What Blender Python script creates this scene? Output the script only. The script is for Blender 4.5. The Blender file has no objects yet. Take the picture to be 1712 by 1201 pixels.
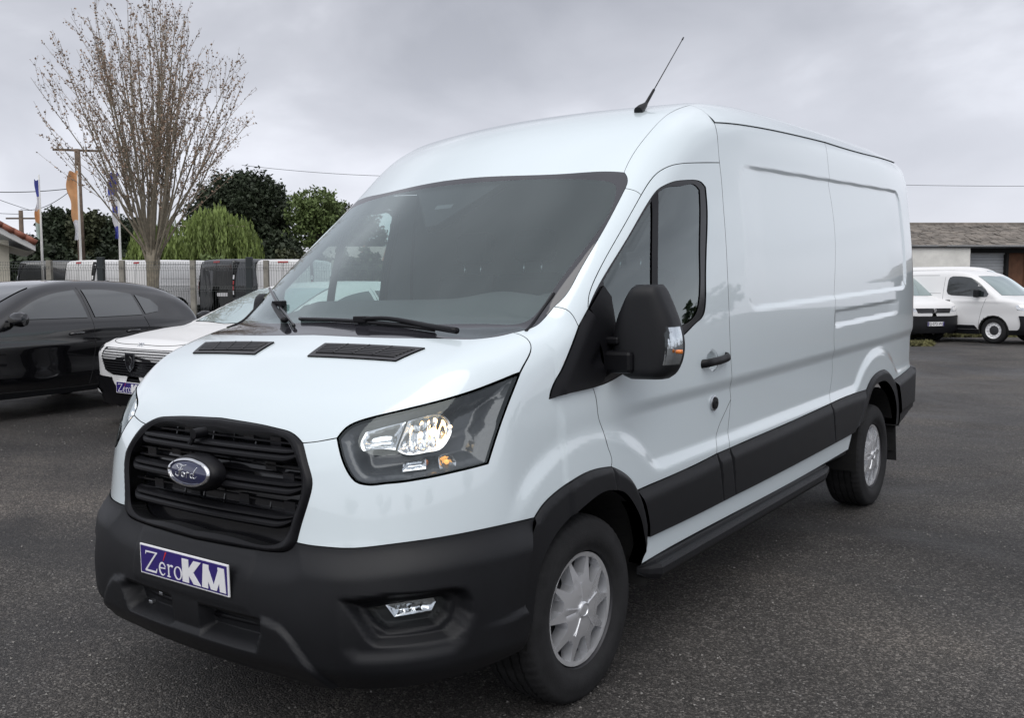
import bpy, bmesh, math, random
import numpy as np
from mathutils import Vector, Matrix
from mathutils.geometry import delaunay_2d_cdt
random.seed(7); RNG = np.random.default_rng(7)
SC = bpy.context.scene; COL = SC.collection

# ------------------------------------------------------------------ camera
CAM = np.array([2.8395, -2.9041, 1.5598]); YAW, PITCH = -0.64516, -0.07461
cam = bpy.data.cameras.new('camera'); cam_ob = bpy.data.objects.new('camera', cam); COL.objects.link(cam_ob)
cam.sensor_fit = 'HORIZONTAL'; cam.sensor_width = 36.0; cam.lens = 36.0 * 1561.5 / 1712.0
cam.clip_start = 0.05; cam.clip_end = 3000
_d = np.array([math.sin(YAW) * math.cos(PITCH), math.cos(YAW) * math.cos(PITCH), math.sin(PITCH)])
cam_ob.location = CAM; cam_ob.rotation_euler = Vector(_d).to_track_quat('-Z', 'Y').to_euler()
SC.camera = cam_ob

# ------------------------------------------------------------------ sky and light (overcast)
CLOUD_OFFSET = (2.7, 6.3, 0.0)
SUN_EL, SUN_AZ = math.radians(58), math.radians(25)
world = bpy.data.worlds.new('World'); SC.world = world; world.use_nodes = True
nt = world.node_tree; nt.nodes.clear()
def N(tree, kind, **kw):
    n = tree.nodes.new(kind)
    for k, v in kw.items():
        if k.startswith('i_'): n.inputs[k[2:].replace('_', ' ')].default_value = v
        else: setattr(n, k, v)
    return n
sky = N(nt, 'ShaderNodeTexSky', sky_type='NISHITA', sun_disc=False, sun_elevation=SUN_EL, sun_rotation=SUN_AZ)
bg1 = N(nt, 'ShaderNodeBackground'); bg1.inputs['Strength'].default_value = 0.06
tc = N(nt, 'ShaderNodeTexCoord')
sep = N(nt, 'ShaderNodeSeparateXYZ')
nt.links.new(tc.outputs['Generated'], sep.inputs[0])
# project the view direction on to a flat cloud layer so the cloud shrinks towards the horizon
zc = N(nt, 'ShaderNodeMath', operation='MAXIMUM'); zc.inputs[1].default_value = 0.0
za = N(nt, 'ShaderNodeMath', operation='ADD'); za.inputs[1].default_value = 0.34
nt.links.new(sep.outputs['Z'], zc.inputs[0]); nt.links.new(zc.outputs[0], za.inputs[0])
dv = N(nt, 'ShaderNodeVectorMath', operation='DIVIDE')
cz = N(nt, 'ShaderNodeCombineXYZ')
for i in range(3): nt.links.new(za.outputs[0], cz.inputs[i])
nt.links.new(tc.outputs['Generated'], dv.inputs[0]); nt.links.new(cz.outputs[0], dv.inputs[1])
of = N(nt, 'ShaderNodeVectorMath', operation='ADD'); of.inputs[1].default_value = CLOUD_OFFSET
nt.links.new(dv.outputs[0], of.inputs[0])
ns = N(nt, 'ShaderNodeTexNoise', i_Scale=1.9, i_Detail=6.0, i_Roughness=0.5, i_Distortion=0.25)
nt.links.new(of.outputs[0], ns.inputs['Vector'])
ns2 = N(nt, 'ShaderNodeTexNoise', i_Scale=0.85, i_Detail=3.0, i_Roughness=0.5)
nt.links.new(of.outputs[0], ns2.inputs['Vector'])
mx = N(nt, 'ShaderNodeMath', operation='MULTIPLY_ADD'); mx.inputs[1].default_value = 0.55
nt.links.new(ns.outputs['Fac'], mx.inputs[0])
m2 = N(nt, 'ShaderNodeMath', operation='MULTIPLY'); m2.inputs[1].default_value = 0.45
nt.links.new(ns2.outputs['Fac'], m2.inputs[0]); nt.links.new(m2.outputs[0], mx.inputs[2])
cr = N(nt, 'ShaderNodeValToRGB')
cr.color_ramp.elements[0].position = 0.385; cr.color_ramp.elements[0].color = (0.35, 0.36, 0.40, 1)
cr.color_ramp.elements[1].position = 0.60; cr.color_ramp.elements[1].color = (0.70, 0.715, 0.77, 1)
e = cr.color_ramp.elements.new(0.5); e.color = (0.475, 0.485, 0.53, 1)
nt.links.new(mx.outputs[0], cr.inputs[0])
# brighter band of thin cloud low over the horizon
hz = N(nt, 'ShaderNodeMapRange', interpolation_type='SMOOTHSTEP'); hz.inputs[1].default_value = 0.0; hz.inputs[2].default_value = 0.30
hz.inputs[3].default_value = 0.7; hz.inputs[4].default_value = 0.0
nt.links.new(sep.outputs['Z'], hz.inputs[0])
mixh = N(nt, 'ShaderNodeMixRGB', blend_type='MIX'); mixh.inputs['Color2'].default_value = (0.71, 0.725, 0.80, 1)
nt.links.new(hz.outputs[0], mixh.inputs['Fac']); nt.links.new(cr.outputs[0], mixh.inputs['Color1'])
bg2 = N(nt, 'ShaderNodeBackground'); bg2.inputs['Strength'].default_value = 1.02
nt.links.new(mixh.outputs[0], bg2.inputs['Color']); nt.links.new(sky.outputs[0], bg1.inputs['Color'])
mixs = N(nt, 'ShaderNodeMixShader'); mixs.inputs[0].default_value = 0.9
nt.links.new(bg1.outputs[0], mixs.inputs[1]); nt.links.new(bg2.outputs[0], mixs.inputs[2])
wo = N(nt, 'ShaderNodeOutputWorld'); nt.links.new(mixs.outputs[0], wo.inputs[0])

sun = bpy.data.lights.new('sun', 'SUN'); sun.energy = 1.5; sun.angle = math.radians(70); sun.color = (1.0, 0.98, 0.95)
sun_ob = bpy.data.objects.new('sun', sun); COL.objects.link(sun_ob); sun_ob.location = (0, 0, 30)
_sd = Vector((math.sin(SUN_AZ) * math.cos(SUN_EL), -math.cos(SUN_AZ) * math.cos(SUN_EL), math.sin(SUN_EL)))
sun_ob.rotation_euler = _sd.to_track_quat('Z', 'Y').to_euler()
SC.view_settings.view_transform = 'Standard'; SC.view_settings.look = 'None'
SC.view_settings.exposure = 0.40; SC.view_settings.gamma = 1.0; SC.view_settings.use_curve_mapping = False
SC.cycles.max_bounces = 8; SC.cycles.transparent_max_bounces = 16

# ------------------------------------------------------------------ materials
def mat(name, col, rough=.5, metal=0., coat=0., spec=.5, bump=0., bscale=200., var=0., vscale=8., emit=None, estr=0., back=None):
    m = bpy.data.materials.new(name); m.use_nodes = True; t = m.node_tree; b = t.nodes['Principled BSDF']
    b.inputs['Base Color'].default_value = (*col, 1); b.inputs['Roughness'].default_value = rough
    b.inputs['Metallic'].default_value = metal; b.inputs['Coat Weight'].default_value = coat
    b.inputs['Coat Roughness'].default_value = .03; b.inputs['Coat IOR'].default_value = 1.65; b.inputs['Specular IOR Level'].default_value = spec
    co = N(t, 'ShaderNodeTexCoord')
    if var:
        n = N(t, 'ShaderNodeTexNoise', i_Scale=vscale, i_Detail=5.0, i_Roughness=.6); t.links.new(co.outputs['Object'], n.inputs['Vector'])
        r = N(t, 'ShaderNodeValToRGB'); r.color_ramp.elements[0].position = .3; r.color_ramp.elements[1].position = .7
        r.color_ramp.elements[0].color = (*[c * (1 - var) for c in col], 1); r.color_ramp.elements[1].color = (*[min(1, c * (1 + var)) for c in col], 1)
        t.links.new(n.outputs['Fac'], r.inputs[0]); t.links.new(r.outputs[0], b.inputs['Base Color'])
        mr = N(t, 'ShaderNodeMapRange'); mr.inputs[3].default_value = max(0, rough - .08); mr.inputs[4].default_value = min(1, rough + .08)
        t.links.new(n.outputs['Fac'], mr.inputs[0]); t.links.new(mr.outputs[0], b.inputs['Roughness'])
    if bump:
        n = N(t, 'ShaderNodeTexNoise', i_Scale=bscale, i_Detail=3.0); t.links.new(co.outputs['Object'], n.inputs['Vector'])
        bp = N(t, 'ShaderNodeBump'); bp.inputs['Strength'].default_value = bump; bp.inputs['Distance'].default_value = .002
        t.links.new(n.outputs['Fac'], bp.inputs['Height']); t.links.new(bp.outputs[0], b.inputs['Normal'])
    if emit:
        b.inputs['Emission Color'].default_value = (*emit, 1); b.inputs['Emission Strength'].default_value = estr
    if back:
        g = N(t, 'ShaderNodeNewGeometry'); d = N(t, 'ShaderNodeBsdfDiffuse'); d.inputs['Color'].default_value = (*back, 1)
        mx = N(t, 'ShaderNodeMixShader'); t.links.new(g.outputs['Backfacing'], mx.inputs[0]); t.links.new(b.outputs[0], mx.inputs[1]); t.links.new(d.outputs[0], mx.inputs[2])
        t.links.new(mx.outputs[0], t.nodes['Material Output'].inputs['Surface'])
    return m
def glass(name, tint, refl=1.0, rough=0.0, painted_sheen=0.0):
    m = bpy.data.materials.new(name); m.use_nodes = True; t = m.node_tree; t.nodes.remove(t.nodes['Principled BSDF'])
    tr = N(t, 'ShaderNodeBsdfTransparent'); tr.inputs['Color'].default_value = (*tint, 1)
    gl = N(t, 'ShaderNodeBsdfGlossy'); gl.inputs['Roughness'].default_value = rough; gl.inputs['Color'].default_value = (.90, .98, .98, 1)
    fr = N(t, 'ShaderNodeFresnel', i_IOR=1.55); mu = N(t, 'ShaderNodeMath', operation='MULTIPLY', use_clamp=True); mu.inputs[1].default_value = 1.75 * refl
    geo = N(t, 'ShaderNodeNewGeometry'); ior = N(t, 'ShaderNodeMapRange'); ior.inputs[3].default_value = 1.55; ior.inputs[4].default_value = 1 / 1.55     # same sheen from inside and outside
    t.links.new(geo.outputs['Backfacing'], ior.inputs[0]); t.links.new(ior.outputs[0], fr.inputs['IOR'])
    mx = N(t, 'ShaderNodeMixShader'); t.links.new(fr.outputs[0], mu.inputs[0]); t.links.new(mu.outputs[0], mx.inputs[0])
    t.links.new(tr.outputs[0], mx.inputs[1]); t.links.new(gl.outputs[0], mx.inputs[2]); out = mx
    if painted_sheen:  # pale diffuse share painted in for sky reflected on the glass
        df = N(t, 'ShaderNodeBsdfDiffuse'); df.inputs['Color'].default_value = (.64, .78, .78, 1)
        m2 = N(t, 'ShaderNodeMixShader'); m2.inputs[0].default_value = painted_sheen
        t.links.new(mx.outputs[0], m2.inputs[1]); t.links.new(df.outputs[0], m2.inputs[2]); out = m2
    t.links.new(out.outputs[0], t.nodes['Material Output'].inputs['Surface'])
    return m
M = {}
M['white'] = mat('white_paint', (.745, .83, .865), .22, coat=1., bump=.012, bscale=350, back=(.22, .225, .23))
M['white_plain'] = mat('white_car_paint', (.80, .80, .80), .38, coat=.2, spec=.35)
M['gap'] = mat('seam_black', (.012, .012, .013), .8)
M['plastic'] = mat('black_textured_plastic', (.0075, .008, .0098), .46, spec=.34, bump=.35, bscale=900, var=.18, vscale=5)
M['plastic2'] = mat('black_plastic', (.005, .005, .0065), .42, spec=.26, bump=.15, bscale=700)
M['vent'] = mat('vent_grey_plastic', (.05, .05, .054), .5)
M['gloss'] = mat('gloss_black', (.012, .012, .014), .12)
M['frit'] = mat('black_glass_border', (.030, .030, .036), .05, coat=.6)
M['rubber'] = mat('tyre_rubber', (.019, .019, .020), .78, spec=.3, bump=.6, bscale=160, var=.3, vscale=12)
M['silver'] = mat('silver_wheel_paint', (.80, .81, .83), .26, metal=.7, coat=.3)
M['steel'] = mat('dark_steel', (.06, .06, .065), .5, metal=.6)
M['chrome'] = mat('chrome', (.86, .87, .88), .07, metal=1.)
M['reflector'] = mat('lamp_reflector', (.80, .82, .84), .13, metal=1., bump=.6, bscale=45)
M['lamp_grey'] = mat('lamp_housing_grey', (.055, .058, .064), .25, coat=.6)
M['lens'] = glass('lamp_lens', (.93, .95, .96), .75)
M['glass'] = glass('windscreen_glass', (.80, .905, .89), 1.1, painted_sheen=.036)
M['glass_side'] = glass('side_window_glass', (.60, .74, .71), 1.4)
M['interior'] = mat('interior_dark_trim', (.06, .063, .066), .6, bump=.2, bscale=400)
M['interior2'] = mat('interior_grey_trim', (.15, .155, .16), .7)
M['seat'] = mat('seat_cloth', (.035, .037, .042), .9, bump=.5, bscale=500)
M['amber'] = mat('amber_lens', (.8, .22, .03), .2, coat=.5)
M['amber_bulb'] = mat('amber_bulb', (.8, .3, .05), .3, emit=(1., .5, .15), estr=.8)
M['bulb'] = mat('lit_headlamp_bulb', (1, .9, .7), .3, emit=(1., .58, .22), estr=7.)
M['bulb2'] = mat('lit_sidelight_bulb', (1, .9, .7), .3, emit=(1., .74, .42), estr=3.)
M['plate_blue'] = mat('plate_indigo', (.028, .014, .17), .28, coat=.4)
M['plate_white'] = mat('plate_white', (.86, .86, .87), .35)
M['red'] = mat('red_print', (.62, .03, .03), .4)
M['badge_blue'] = mat('badge_dark_blue', (.012, .016, .06), .15, coat=1.)
M['liner'] = mat('wheel_arch_liner', (.010, .010, .010), .9)
M['under'] = mat('underbody', (.012, .012, .012), .85)
M['redlamp'] = mat('red_lamp_lens', (.42, .012, .012), .15, coat=.6)
M['drop'] = mat('bright_metal', (.55, .56, .58), .25, metal=.9)

# ------------------------------------------------------------------ object helpers
def link(name, me, parent=None, label=None, kind=None):
    o = bpy.data.objects.new(name, me); COL.objects.link(o)
    if parent: o.parent = parent
    if label: o['label'] = label
    if kind: o['kind'] = kind
    return o
def tag(o, label=None, cat=None, group=None, kind=None):
    if label: o['label'] = label
    if cat: o['category'] = cat
    if group: o['group'] = group
    if kind: o['kind'] = kind
    return o
def empty(name, label, cat, loc=(0, 0, 0), rz=0, group=None):
    o = bpy.data.objects.new(name, None); COL.objects.link(o); o.location = loc; o.rotation_euler = (0, 0, rz)
    o.empty_display_size = .3
    return tag(o, label, cat, group)
def mesh_from(verts, faces, mats, fmat=None, smooth=True, normals=None, name='mesh'):
    me = bpy.data.meshes.new(name); me.from_pydata([tuple(v) for v in np.asarray(verts, float)], [], [tuple(int(i) for i in f) for f in faces])
    for m in (mats if isinstance(mats, (list, tuple)) else [mats]): me.materials.append(M[m] if isinstance(m, str) else m)
    if fmat is not None: me.polygons.foreach_set('material_index', np.asarray(fmat, np.int32))
    me.polygons.foreach_set('use_smooth', np.full(len(me.polygons), smooth, bool))
    me.update()
    if normals is not None: me.normals_split_custom_set_from_vertices([tuple(n) for n in normals])
    return me
class MB:
    "collects boxes, tubes, lathes and loose polygons into one mesh"
    def __init__(s): s.v = []; s.f = []; s.m = []
    def add(s, v, f, mi=0):
        b = len(s.v); s.v += [tuple(map(float, p)) for p in v]; s.f += [tuple(int(i) + b for i in q) for q in f]; s.m += [mi] * len(f); return s
    def box(s, c, d, rz=0, mi=0, R=None):
        c = np.array(c, float); h = np.array(d, float) / 2
        v = np.array([[x, y, z] for x in (-1, 1) for y in (-1, 1) for z in (-1, 1)]) * h
        if R is None: R = np.array(Matrix.Rotation(rz, 3, 'Z'))
        v = v @ np.asarray(R).T + c
        return s.add(v, [(0, 1, 3, 2), (4, 6, 7, 5), (0, 4, 5, 1), (2, 3, 7, 6), (0, 2, 6, 4), (1, 5, 7, 3)], mi)
    def tube(s, pts, rad, n=8, mi=0, caps=True, squash=None):
        pts = np.asarray(pts, float); k = len(pts); rad = np.broadcast_to(rad, (k,))
        t = np.gradient(pts, axis=0); t /= np.linalg.norm(t, axis=1, keepdims=True) + 1e-12
        ref = np.array([0, 0, 1.]) if abs(t[0][2]) < .9 else np.array([1., 0, 0])
        u = ref - t[0] * (ref @ t[0]); u /= np.linalg.norm(u); V = []
        for i in range(k):
            u = u - t[i] * (u @ t[i]); u /= np.linalg.norm(u) + 1e-12; w = np.cross(t[i], u)
            for j in range(n):
                a = 2 * math.pi * j / n; V.append(pts[i] + rad[i] * (math.cos(a) * u + math.sin(a) * w * (squash or 1)))
        Fc = [(i * n + j, i * n + (j + 1) % n, (i + 1) * n + (j + 1) % n, (i + 1) * n + j) for i in range(k - 1) for j in range(n)]
        if caps: Fc += [tuple(range(n - 1, -1, -1)), tuple(range((k - 1) * n, k * n))]
        return s.add(V, Fc, mi)
    def lathe(s, prof, n=48, axis='x', c=(0, 0, 0), mi=0, close=False):
        "profile of (axial, radius)"
        V = []
        for a, r in prof:
            for j in range(n):
                q = 2 * math.pi * j / n; p = (a, r * math.cos(q), r * math.sin(q))
                if axis == 'z': p = (p[1], p[2], p[0])
                if axis == 'y': p = (p[1], p[0], p[2])
                V.append((p[0] + c[0], p[1] + c[1], p[2] + c[2]))
        k = len(prof); rng = range(k if close else k - 1)
        Fc = [(i * n + j, ((i + 1) % k) * n + j, ((i + 1) % k) * n + (j + 1) % n, i * n + (j + 1) % n) for i in rng for j in range(n)]
        if axis == 'y': Fc = [f[::-1] for f in Fc]
        return s.add(V, Fc, mi)
    def prism(s, poly, depth, O, ex, ey, mi=0):
        "flat polygon in the plane (ex, ey) at O, thickened by depth along ex x ey"
        O, ex, ey = (np.array(a, float) for a in (O, ex, ey)); n = np.cross(ex, ey); n /= np.linalg.norm(n)
        k = len(poly); a = [O + p[0] * ex + p[1] * ey + n * depth for p in poly]; b = [O + p[0] * ex + p[1] * ey for p in poly]
        return s.add(a + b, [tuple(range(k)), tuple(range(2 * k - 1, k - 1, -1))] + [(i, i + k, (i + 1) % k + k, (i + 1) % k)[::-1] for i in range(k)][::1], mi)
    def obj(s, name, mats, parent=None, smooth=False, label=None, kind=None, bevel=0., auto=None):
        me = mesh_from(s.v, s.f, mats, s.m, smooth, name=name); o = link(name, me, parent, label, kind)
        if bevel:
            b = o.modifiers.new('bevel', 'BEVEL'); b.width = bevel; b.segments = 2; b.limit_method = 'ANGLE'; b.angle_limit = math.radians(40)
        if auto is not None:
            me.set_sharp_from_angle(angle=math.radians(auto))
        return o
# ------------------------------------------------------------------ the van body as one smooth implicit surface (x across, y backwards, z up; metres)
class Spl:
    "natural cubic spline, linear beyond its ends"
    def __init__(s,x,y):
        s.x=np.array(x,float);s.y=np.array(y,float);n=len(x);h=np.diff(s.x)
        A=np.zeros((n,n));b=np.zeros(n);A[0,0]=A[-1,-1]=1
        for i in range(1,n-1):
            A[i,i-1]=h[i-1];A[i,i]=2*(h[i-1]+h[i]);A[i,i+1]=h[i]
            b[i]=6*((s.y[i+1]-s.y[i])/h[i]-(s.y[i]-s.y[i-1])/h[i-1])
        s.m=np.linalg.solve(A,b)
    def __call__(s,q):
        q=np.asarray(q,float);c=np.clip(q,s.x[0],s.x[-1])
        i=np.clip(np.searchsorted(s.x,c)-1,0,len(s.x)-2)
        h=s.x[i+1]-s.x[i];a=(s.x[i+1]-c)/h;b=(c-s.x[i])/h
        v=a*s.y[i]+b*s.y[i+1]+((a**3-a)*s.m[i]+(b**3-b)*s.m[i+1])*h*h/6
        d=(s.y[i+1]-s.y[i])/h+(-(3*a*a-1)*s.m[i]+(3*b*b-1)*s.m[i+1])*h/6
        return v+d*(q-c)
def smax(a,b,k):
    h=np.clip(.5+.5*(a-b)/k,0,1);return b+(a-b)*h+k*h*(1-h)
def smin(a,b,k): return -smax(-a,-b,k)
def sstep(a,b,x):
    t=np.clip((x-a)/(b-a),0,1);return t*t*(3-2*t)
W0=Spl([.28,.55,.78,1.0,1.25,1.5,1.75,2.0,2.2,2.35,2.45,2.55],[.985,1.0,1.008,1.012,1.02,1.02,1.01,.987,.963,.935,.90,.85])
AZ=Spl([.5,.8,1.1,1.4,1.75,2.07,2.4],[.01,.01,.03,.055,.11,.17,.20])
YF=Spl([.25,.40,.55,.66,.75,.95,1.1,1.2,1.4],[-1.00,-1.03,-1.035,-1.017,-.998,-.965,-.915,-.86,-.7])
HD=Spl([-1.0,-.9,-.8,-.7,-.6,-.5,-.4,-.2,.2],[1.0,1.115,1.20,1.265,1.325,1.37,1.405,1.45,1.50])
TP=Spl([-.35,-.1,.2,.465,.7,1.0,1.4,2.0,2.8,3.8,4.9],[1.405,1.61,1.855,2.068,2.262,2.405,2.482,2.524,2.545,2.555,2.545])
def side_detail(y,z):
    zr=z-.022*(y-1.3)
    rf=np.hypot(y-.03,z-.36);rr=np.hypot(y-3.72,z-.38)
    lo=1-(1-sstep(.79,.865,zr))*sstep(.15,.4,y)
    f=sstep(.1,.6,y);m=lo*(1-f*sstep(1.055,1.125,zr)-(1-f)*sstep(.9,1.15,zr))*sstep(.615,.70,rf)*sstep(.66,.74,rr)*sstep(-.6,-.25,y)
    d=-.017*m
    # upper recess panel
    q=z-.025*(y-1.4)
    ax=np.abs(y-2.93)-1.50+.12;az=np.abs(q-1.785)-.365+.12
    sd=np.hypot(np.maximum(ax,0),np.maximum(az,0))+np.minimum(np.maximum(ax,az),0)-.12
    d=d-.011*(1-sstep(-.028,.0,sd))*sstep(1.35,1.75,y)
    # two creases on the rear quarter
    e=sstep(2.74,2.78,y)*(1-sstep(3.9,4.2,y))
    d=d-.010*e*sstep(1.282,1.31,z-.025*(y-2.77))*(1-sstep(1.372,1.392,z-.025*(y-2.77)))
    return d
def Wside(y,z):
    t=np.clip((1.6-y)/1.6,0,2)
    w=W0(z)-AZ(z)*t*t
    r=np.clip((y-3.9)/1.0,0,1);w=w-.05*r*r
    return w+side_detail(y,z)
def van_body(P):
    x=np.abs(P[...,0]);y=P[...,1];z=P[...,2]
    side=x-Wside(y,z)
    front=(YF(z)+.10*x*x+.30*x**6)-y
    hood=HD(y)-.05*x*x
    bow=.24*x*x*(1-sstep(.8,2.2,y))
    top=TP(y-bow)-.022*x*x
    T=np.maximum(hood,top)
    upper=sstep(.2,1.2,y)
    g=smax((z-hood)*.9,front,.09)
    low=smax(g,side,.17-.10*sstep(-.45,.05,y))
    up=smax((z-top)*(.78+.2*upper),side,.085+.085*upper)
    up=np.maximum(up,-.37-(y-.24*x*x))
    body=smin(low,up,.03*(1-sstep(-.2,.3,y))+1e-4)
    rear=y-4.9-.0*z
    return smax(body,rear,.22-.1*sstep(1.9,2.4,z))
def cast(body,O,D,t0=0.,t1=9.,n=None):
    "first hit of rays O+tD with an implicit body (nan where none)"
    n=n or max(30,int((t1-t0)/.035));N_=len(D);lo=np.full(N_,np.nan);hi=np.full(N_,np.nan)
    prev=np.full(N_,t0);act=np.ones(N_,bool)
    for t in np.linspace(t0,t1,n):
        ia=np.nonzero(act)[0]
        if not len(ia):break
        h=body(O[ia]+t*D[ia])<0
        lo[ia[h]]=prev[ia[h]];hi[ia[h]]=t;act[ia[h]]=False
        prev[ia]=t
    for _ in range(16):
        m=.5*(lo+hi);ins=body(O+m[:,None]*D)<0
        hi=np.where(ins,m,hi);lo=np.where(ins,lo,m)
    return O+hi[:,None]*D
def normal(body,P,e=2e-3):
    g=np.stack([body(P+np.eye(3)[k]*e)-body(P-np.eye(3)[k]*e) for k in range(3)],-1)
    return g/(np.linalg.norm(g,axis=-1,keepdims=True)+1e-12)
# ------------------------------------------------------------------ trimmed body panels on a smooth master surface
def dens(P, step=.015, corner=52):
    "smooth an open polyline with natural splines between its corners and resample it"
    P = np.asarray(P, float); keep = [0]
    for i in range(1, len(P)):
        if np.linalg.norm(P[i] - P[keep[-1]]) > 1e-4: keep.append(i)
    P = P[keep]; cs = [0]
    for i in range(1, len(P) - 1):
        a, b = P[i] - P[i - 1], P[i + 1] - P[i]
        if math.degrees(math.acos(np.clip(a @ b / np.linalg.norm(a) / np.linalg.norm(b), -1, 1))) > corner: cs.append(i)
    cs.append(len(P) - 1); out = []
    for a, b in zip(cs[:-1], cs[1:]):
        Q = P[a:b + 1]; s = np.r_[0, np.cumsum(np.linalg.norm(np.diff(Q, axis=0), axis=1))]; n = max(1, int(round(s[-1] / step)))
        t = np.linspace(0, s[-1], n + 1)
        R = np.stack([Spl(s, Q[:, k])(t) for k in range(3)], 1) if len(Q) > 2 else Q[0] + (Q[1] - Q[0]) * (t / s[-1])[:, None]
        out.append(R if not out else R[1:])
    return np.vstack(out)
def chain(*names, step=.015):
    out = []
    for n in names:
        P = dens(np.array(EDGE[n.lstrip('-')], float) / 1000, step)
        if n[0] == '-': P = P[::-1]
        if out and np.linalg.norm(out[-1][-1] - P[0]) < .004: P = P[1:]
        out.append(P)
    P = np.vstack(out)
    if np.linalg.norm(P[0] - P[-1]) < .004: P = P[:-1]
    return P
def sym(P):
    "closed outline from its half on the +x side (both ends on the centre line)"
    P = np.array(P); P[0, 0] = P[-1, 0] = 0; Q = P[1:-1][::-1].copy(); Q[:, 0] *= -1
    return np.vstack([P, Q])
def inside(pts, poly):
    x, y = pts[:, 0], pts[:, 1]; r = np.zeros(len(pts), bool); a = poly; b = np.roll(poly, -1, 0)
    for (x0, y0), (x1, y1) in zip(a, b):
        if y0 == y1: continue
        c = ((y0 > y) != (y1 > y)) & (x < (x1 - x0) * (y - y0) / (y1 - y0) + x0); r ^= c
    return r
def pdist(pts, poly, closed=True):
    a = poly; b = np.roll(poly, -1, 0)
    if not closed: a, b = a[:-1], b[:-1]
    d = np.full(len(pts), 1e9)
    for p, q in zip(a, b):
        e = q - p; L = e @ e
        t = np.clip(((pts - p) @ e) / (L + 1e-18), 0, 1); d = np.minimum(d, np.hypot(*(pts - p - t[:, None] * e).T))
    return d
def sdf(pts, poly): return np.where(inside(pts, poly), -1, 1) * pdist(pts, poly)
def inset(poly, g):
    if not g: return poly
    A = poly; e1 = A - np.roll(A, 1, 0); e2 = np.roll(A, -1, 0) - A
    ar = .5 * np.sum(A[:, 0] * np.roll(A[:, 1], -1) - np.roll(A[:, 0], -1) * A[:, 1]); s = 1 if ar > 0 else -1
    n1 = np.stack([-e1[:, 1], e1[:, 0]], 1); n1 /= np.linalg.norm(n1, axis=1, keepdims=True) + 1e-12
    n2 = np.stack([-e2[:, 1], e2[:, 0]], 1); n2 /= np.linalg.norm(n2, axis=1, keepdims=True) + 1e-12
    m = n1 + n2; m /= np.maximum((m * m).sum(1, keepdims=True) / 2, .5)
    return A + s * g * m
def triang(loops, gx, gy, skip=.5):
    "constrained triangulation of outline loops (first outer, rest holes) with grid rows gx, gy inside"
    lo = loops[0]; G = np.stack([a.ravel() for a in np.meshgrid(gx, gy)], 1)
    G = G[inside(G, lo)]; hx = gx[1] - gx[0]; hy = np.min(np.diff(gy))
    ok = np.ones(len(G), bool)
    for l in loops:
        ok &= pdist(G, l) > skip * min(hx, hy)
    for l in loops[1:]: ok &= ~inside(G, l)
    G = G[ok]; V = np.vstack(loops + [G]); ed = []; b = 0
    for l in loops:
        k = len(l); ed += [(b + i, b + (i + 1) % k) for i in range(k)]; b += k
    r = delaunay_2d_cdt([Vector(v) for v in V], ed, [], 0, 1e-7)
    X = np.array([(v.x, v.y) for v in r[0]]); T = np.array([f for f in r[2] if len(f) == 3], int)
    c = X[T].mean(1); k = inside(c, lo)
    for l in loops[1:]: k &= ~inside(c, l)
    T = T[k]
    a = X[T]; ar = (a[:, 1, 0] - a[:, 0, 0]) * (a[:, 2, 1] - a[:, 0, 1]) - (a[:, 2, 0] - a[:, 0, 0]) * (a[:, 1, 1] - a[:, 0, 1])
    T = np.where((ar < 0)[:, None], T[:, ::-1], T); T = T[np.abs(ar) > 1e-10]
    # map each loop vertex to its output index
    idx = [None] * len(V)
    for o, src in enumerate(r[3]):
        for s_ in src: idx[s_] = o
    lp = []; b = 0
    for l in loops: lp.append([idx[b + i] for i in range(len(l))]); b += len(l)
    return X, T, lp
class Planar:
    def __init__(s, d):
        d = np.array(d, float); s.d = d / np.linalg.norm(d); up = np.array([0, 0, 1.]) if abs(s.d[2]) < .95 else np.array([0, 1., 0])
        s.a = np.cross(up, s.d); s.a /= np.linalg.norm(s.a); s.b = np.cross(s.d, s.a)
    def to2(s, P): return np.stack([P @ s.a, P @ s.b], 1)
    def rays(s, X, P): S = (P @ s.d).max() + .15; return X[:, :1] * s.a + X[:, 1:] * s.b + S * s.d, np.broadcast_to(-s.d, (len(X), 3)), (S - (P @ s.d).min()) + .3
class Round:
    "wraps round a vertical axis at (0, yc): u is the angle from straight ahead"
    def __init__(s, yc, R=2.): s.yc = yc; s.R = R
    def to2(s, P): return np.stack([np.arctan2(P[:, 0], -(P[:, 1] - s.yc)), P[:, 2]], 1)
    def rays(s, X, P):
        c = np.stack([np.sin(X[:, 0]), -np.cos(X[:, 0]), 0 * X[:, 0]], 1); O = c * s.R; O[:, 1] += s.yc; O[:, 2] = X[:, 1]
        return O, -c, s.R - .2
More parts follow.
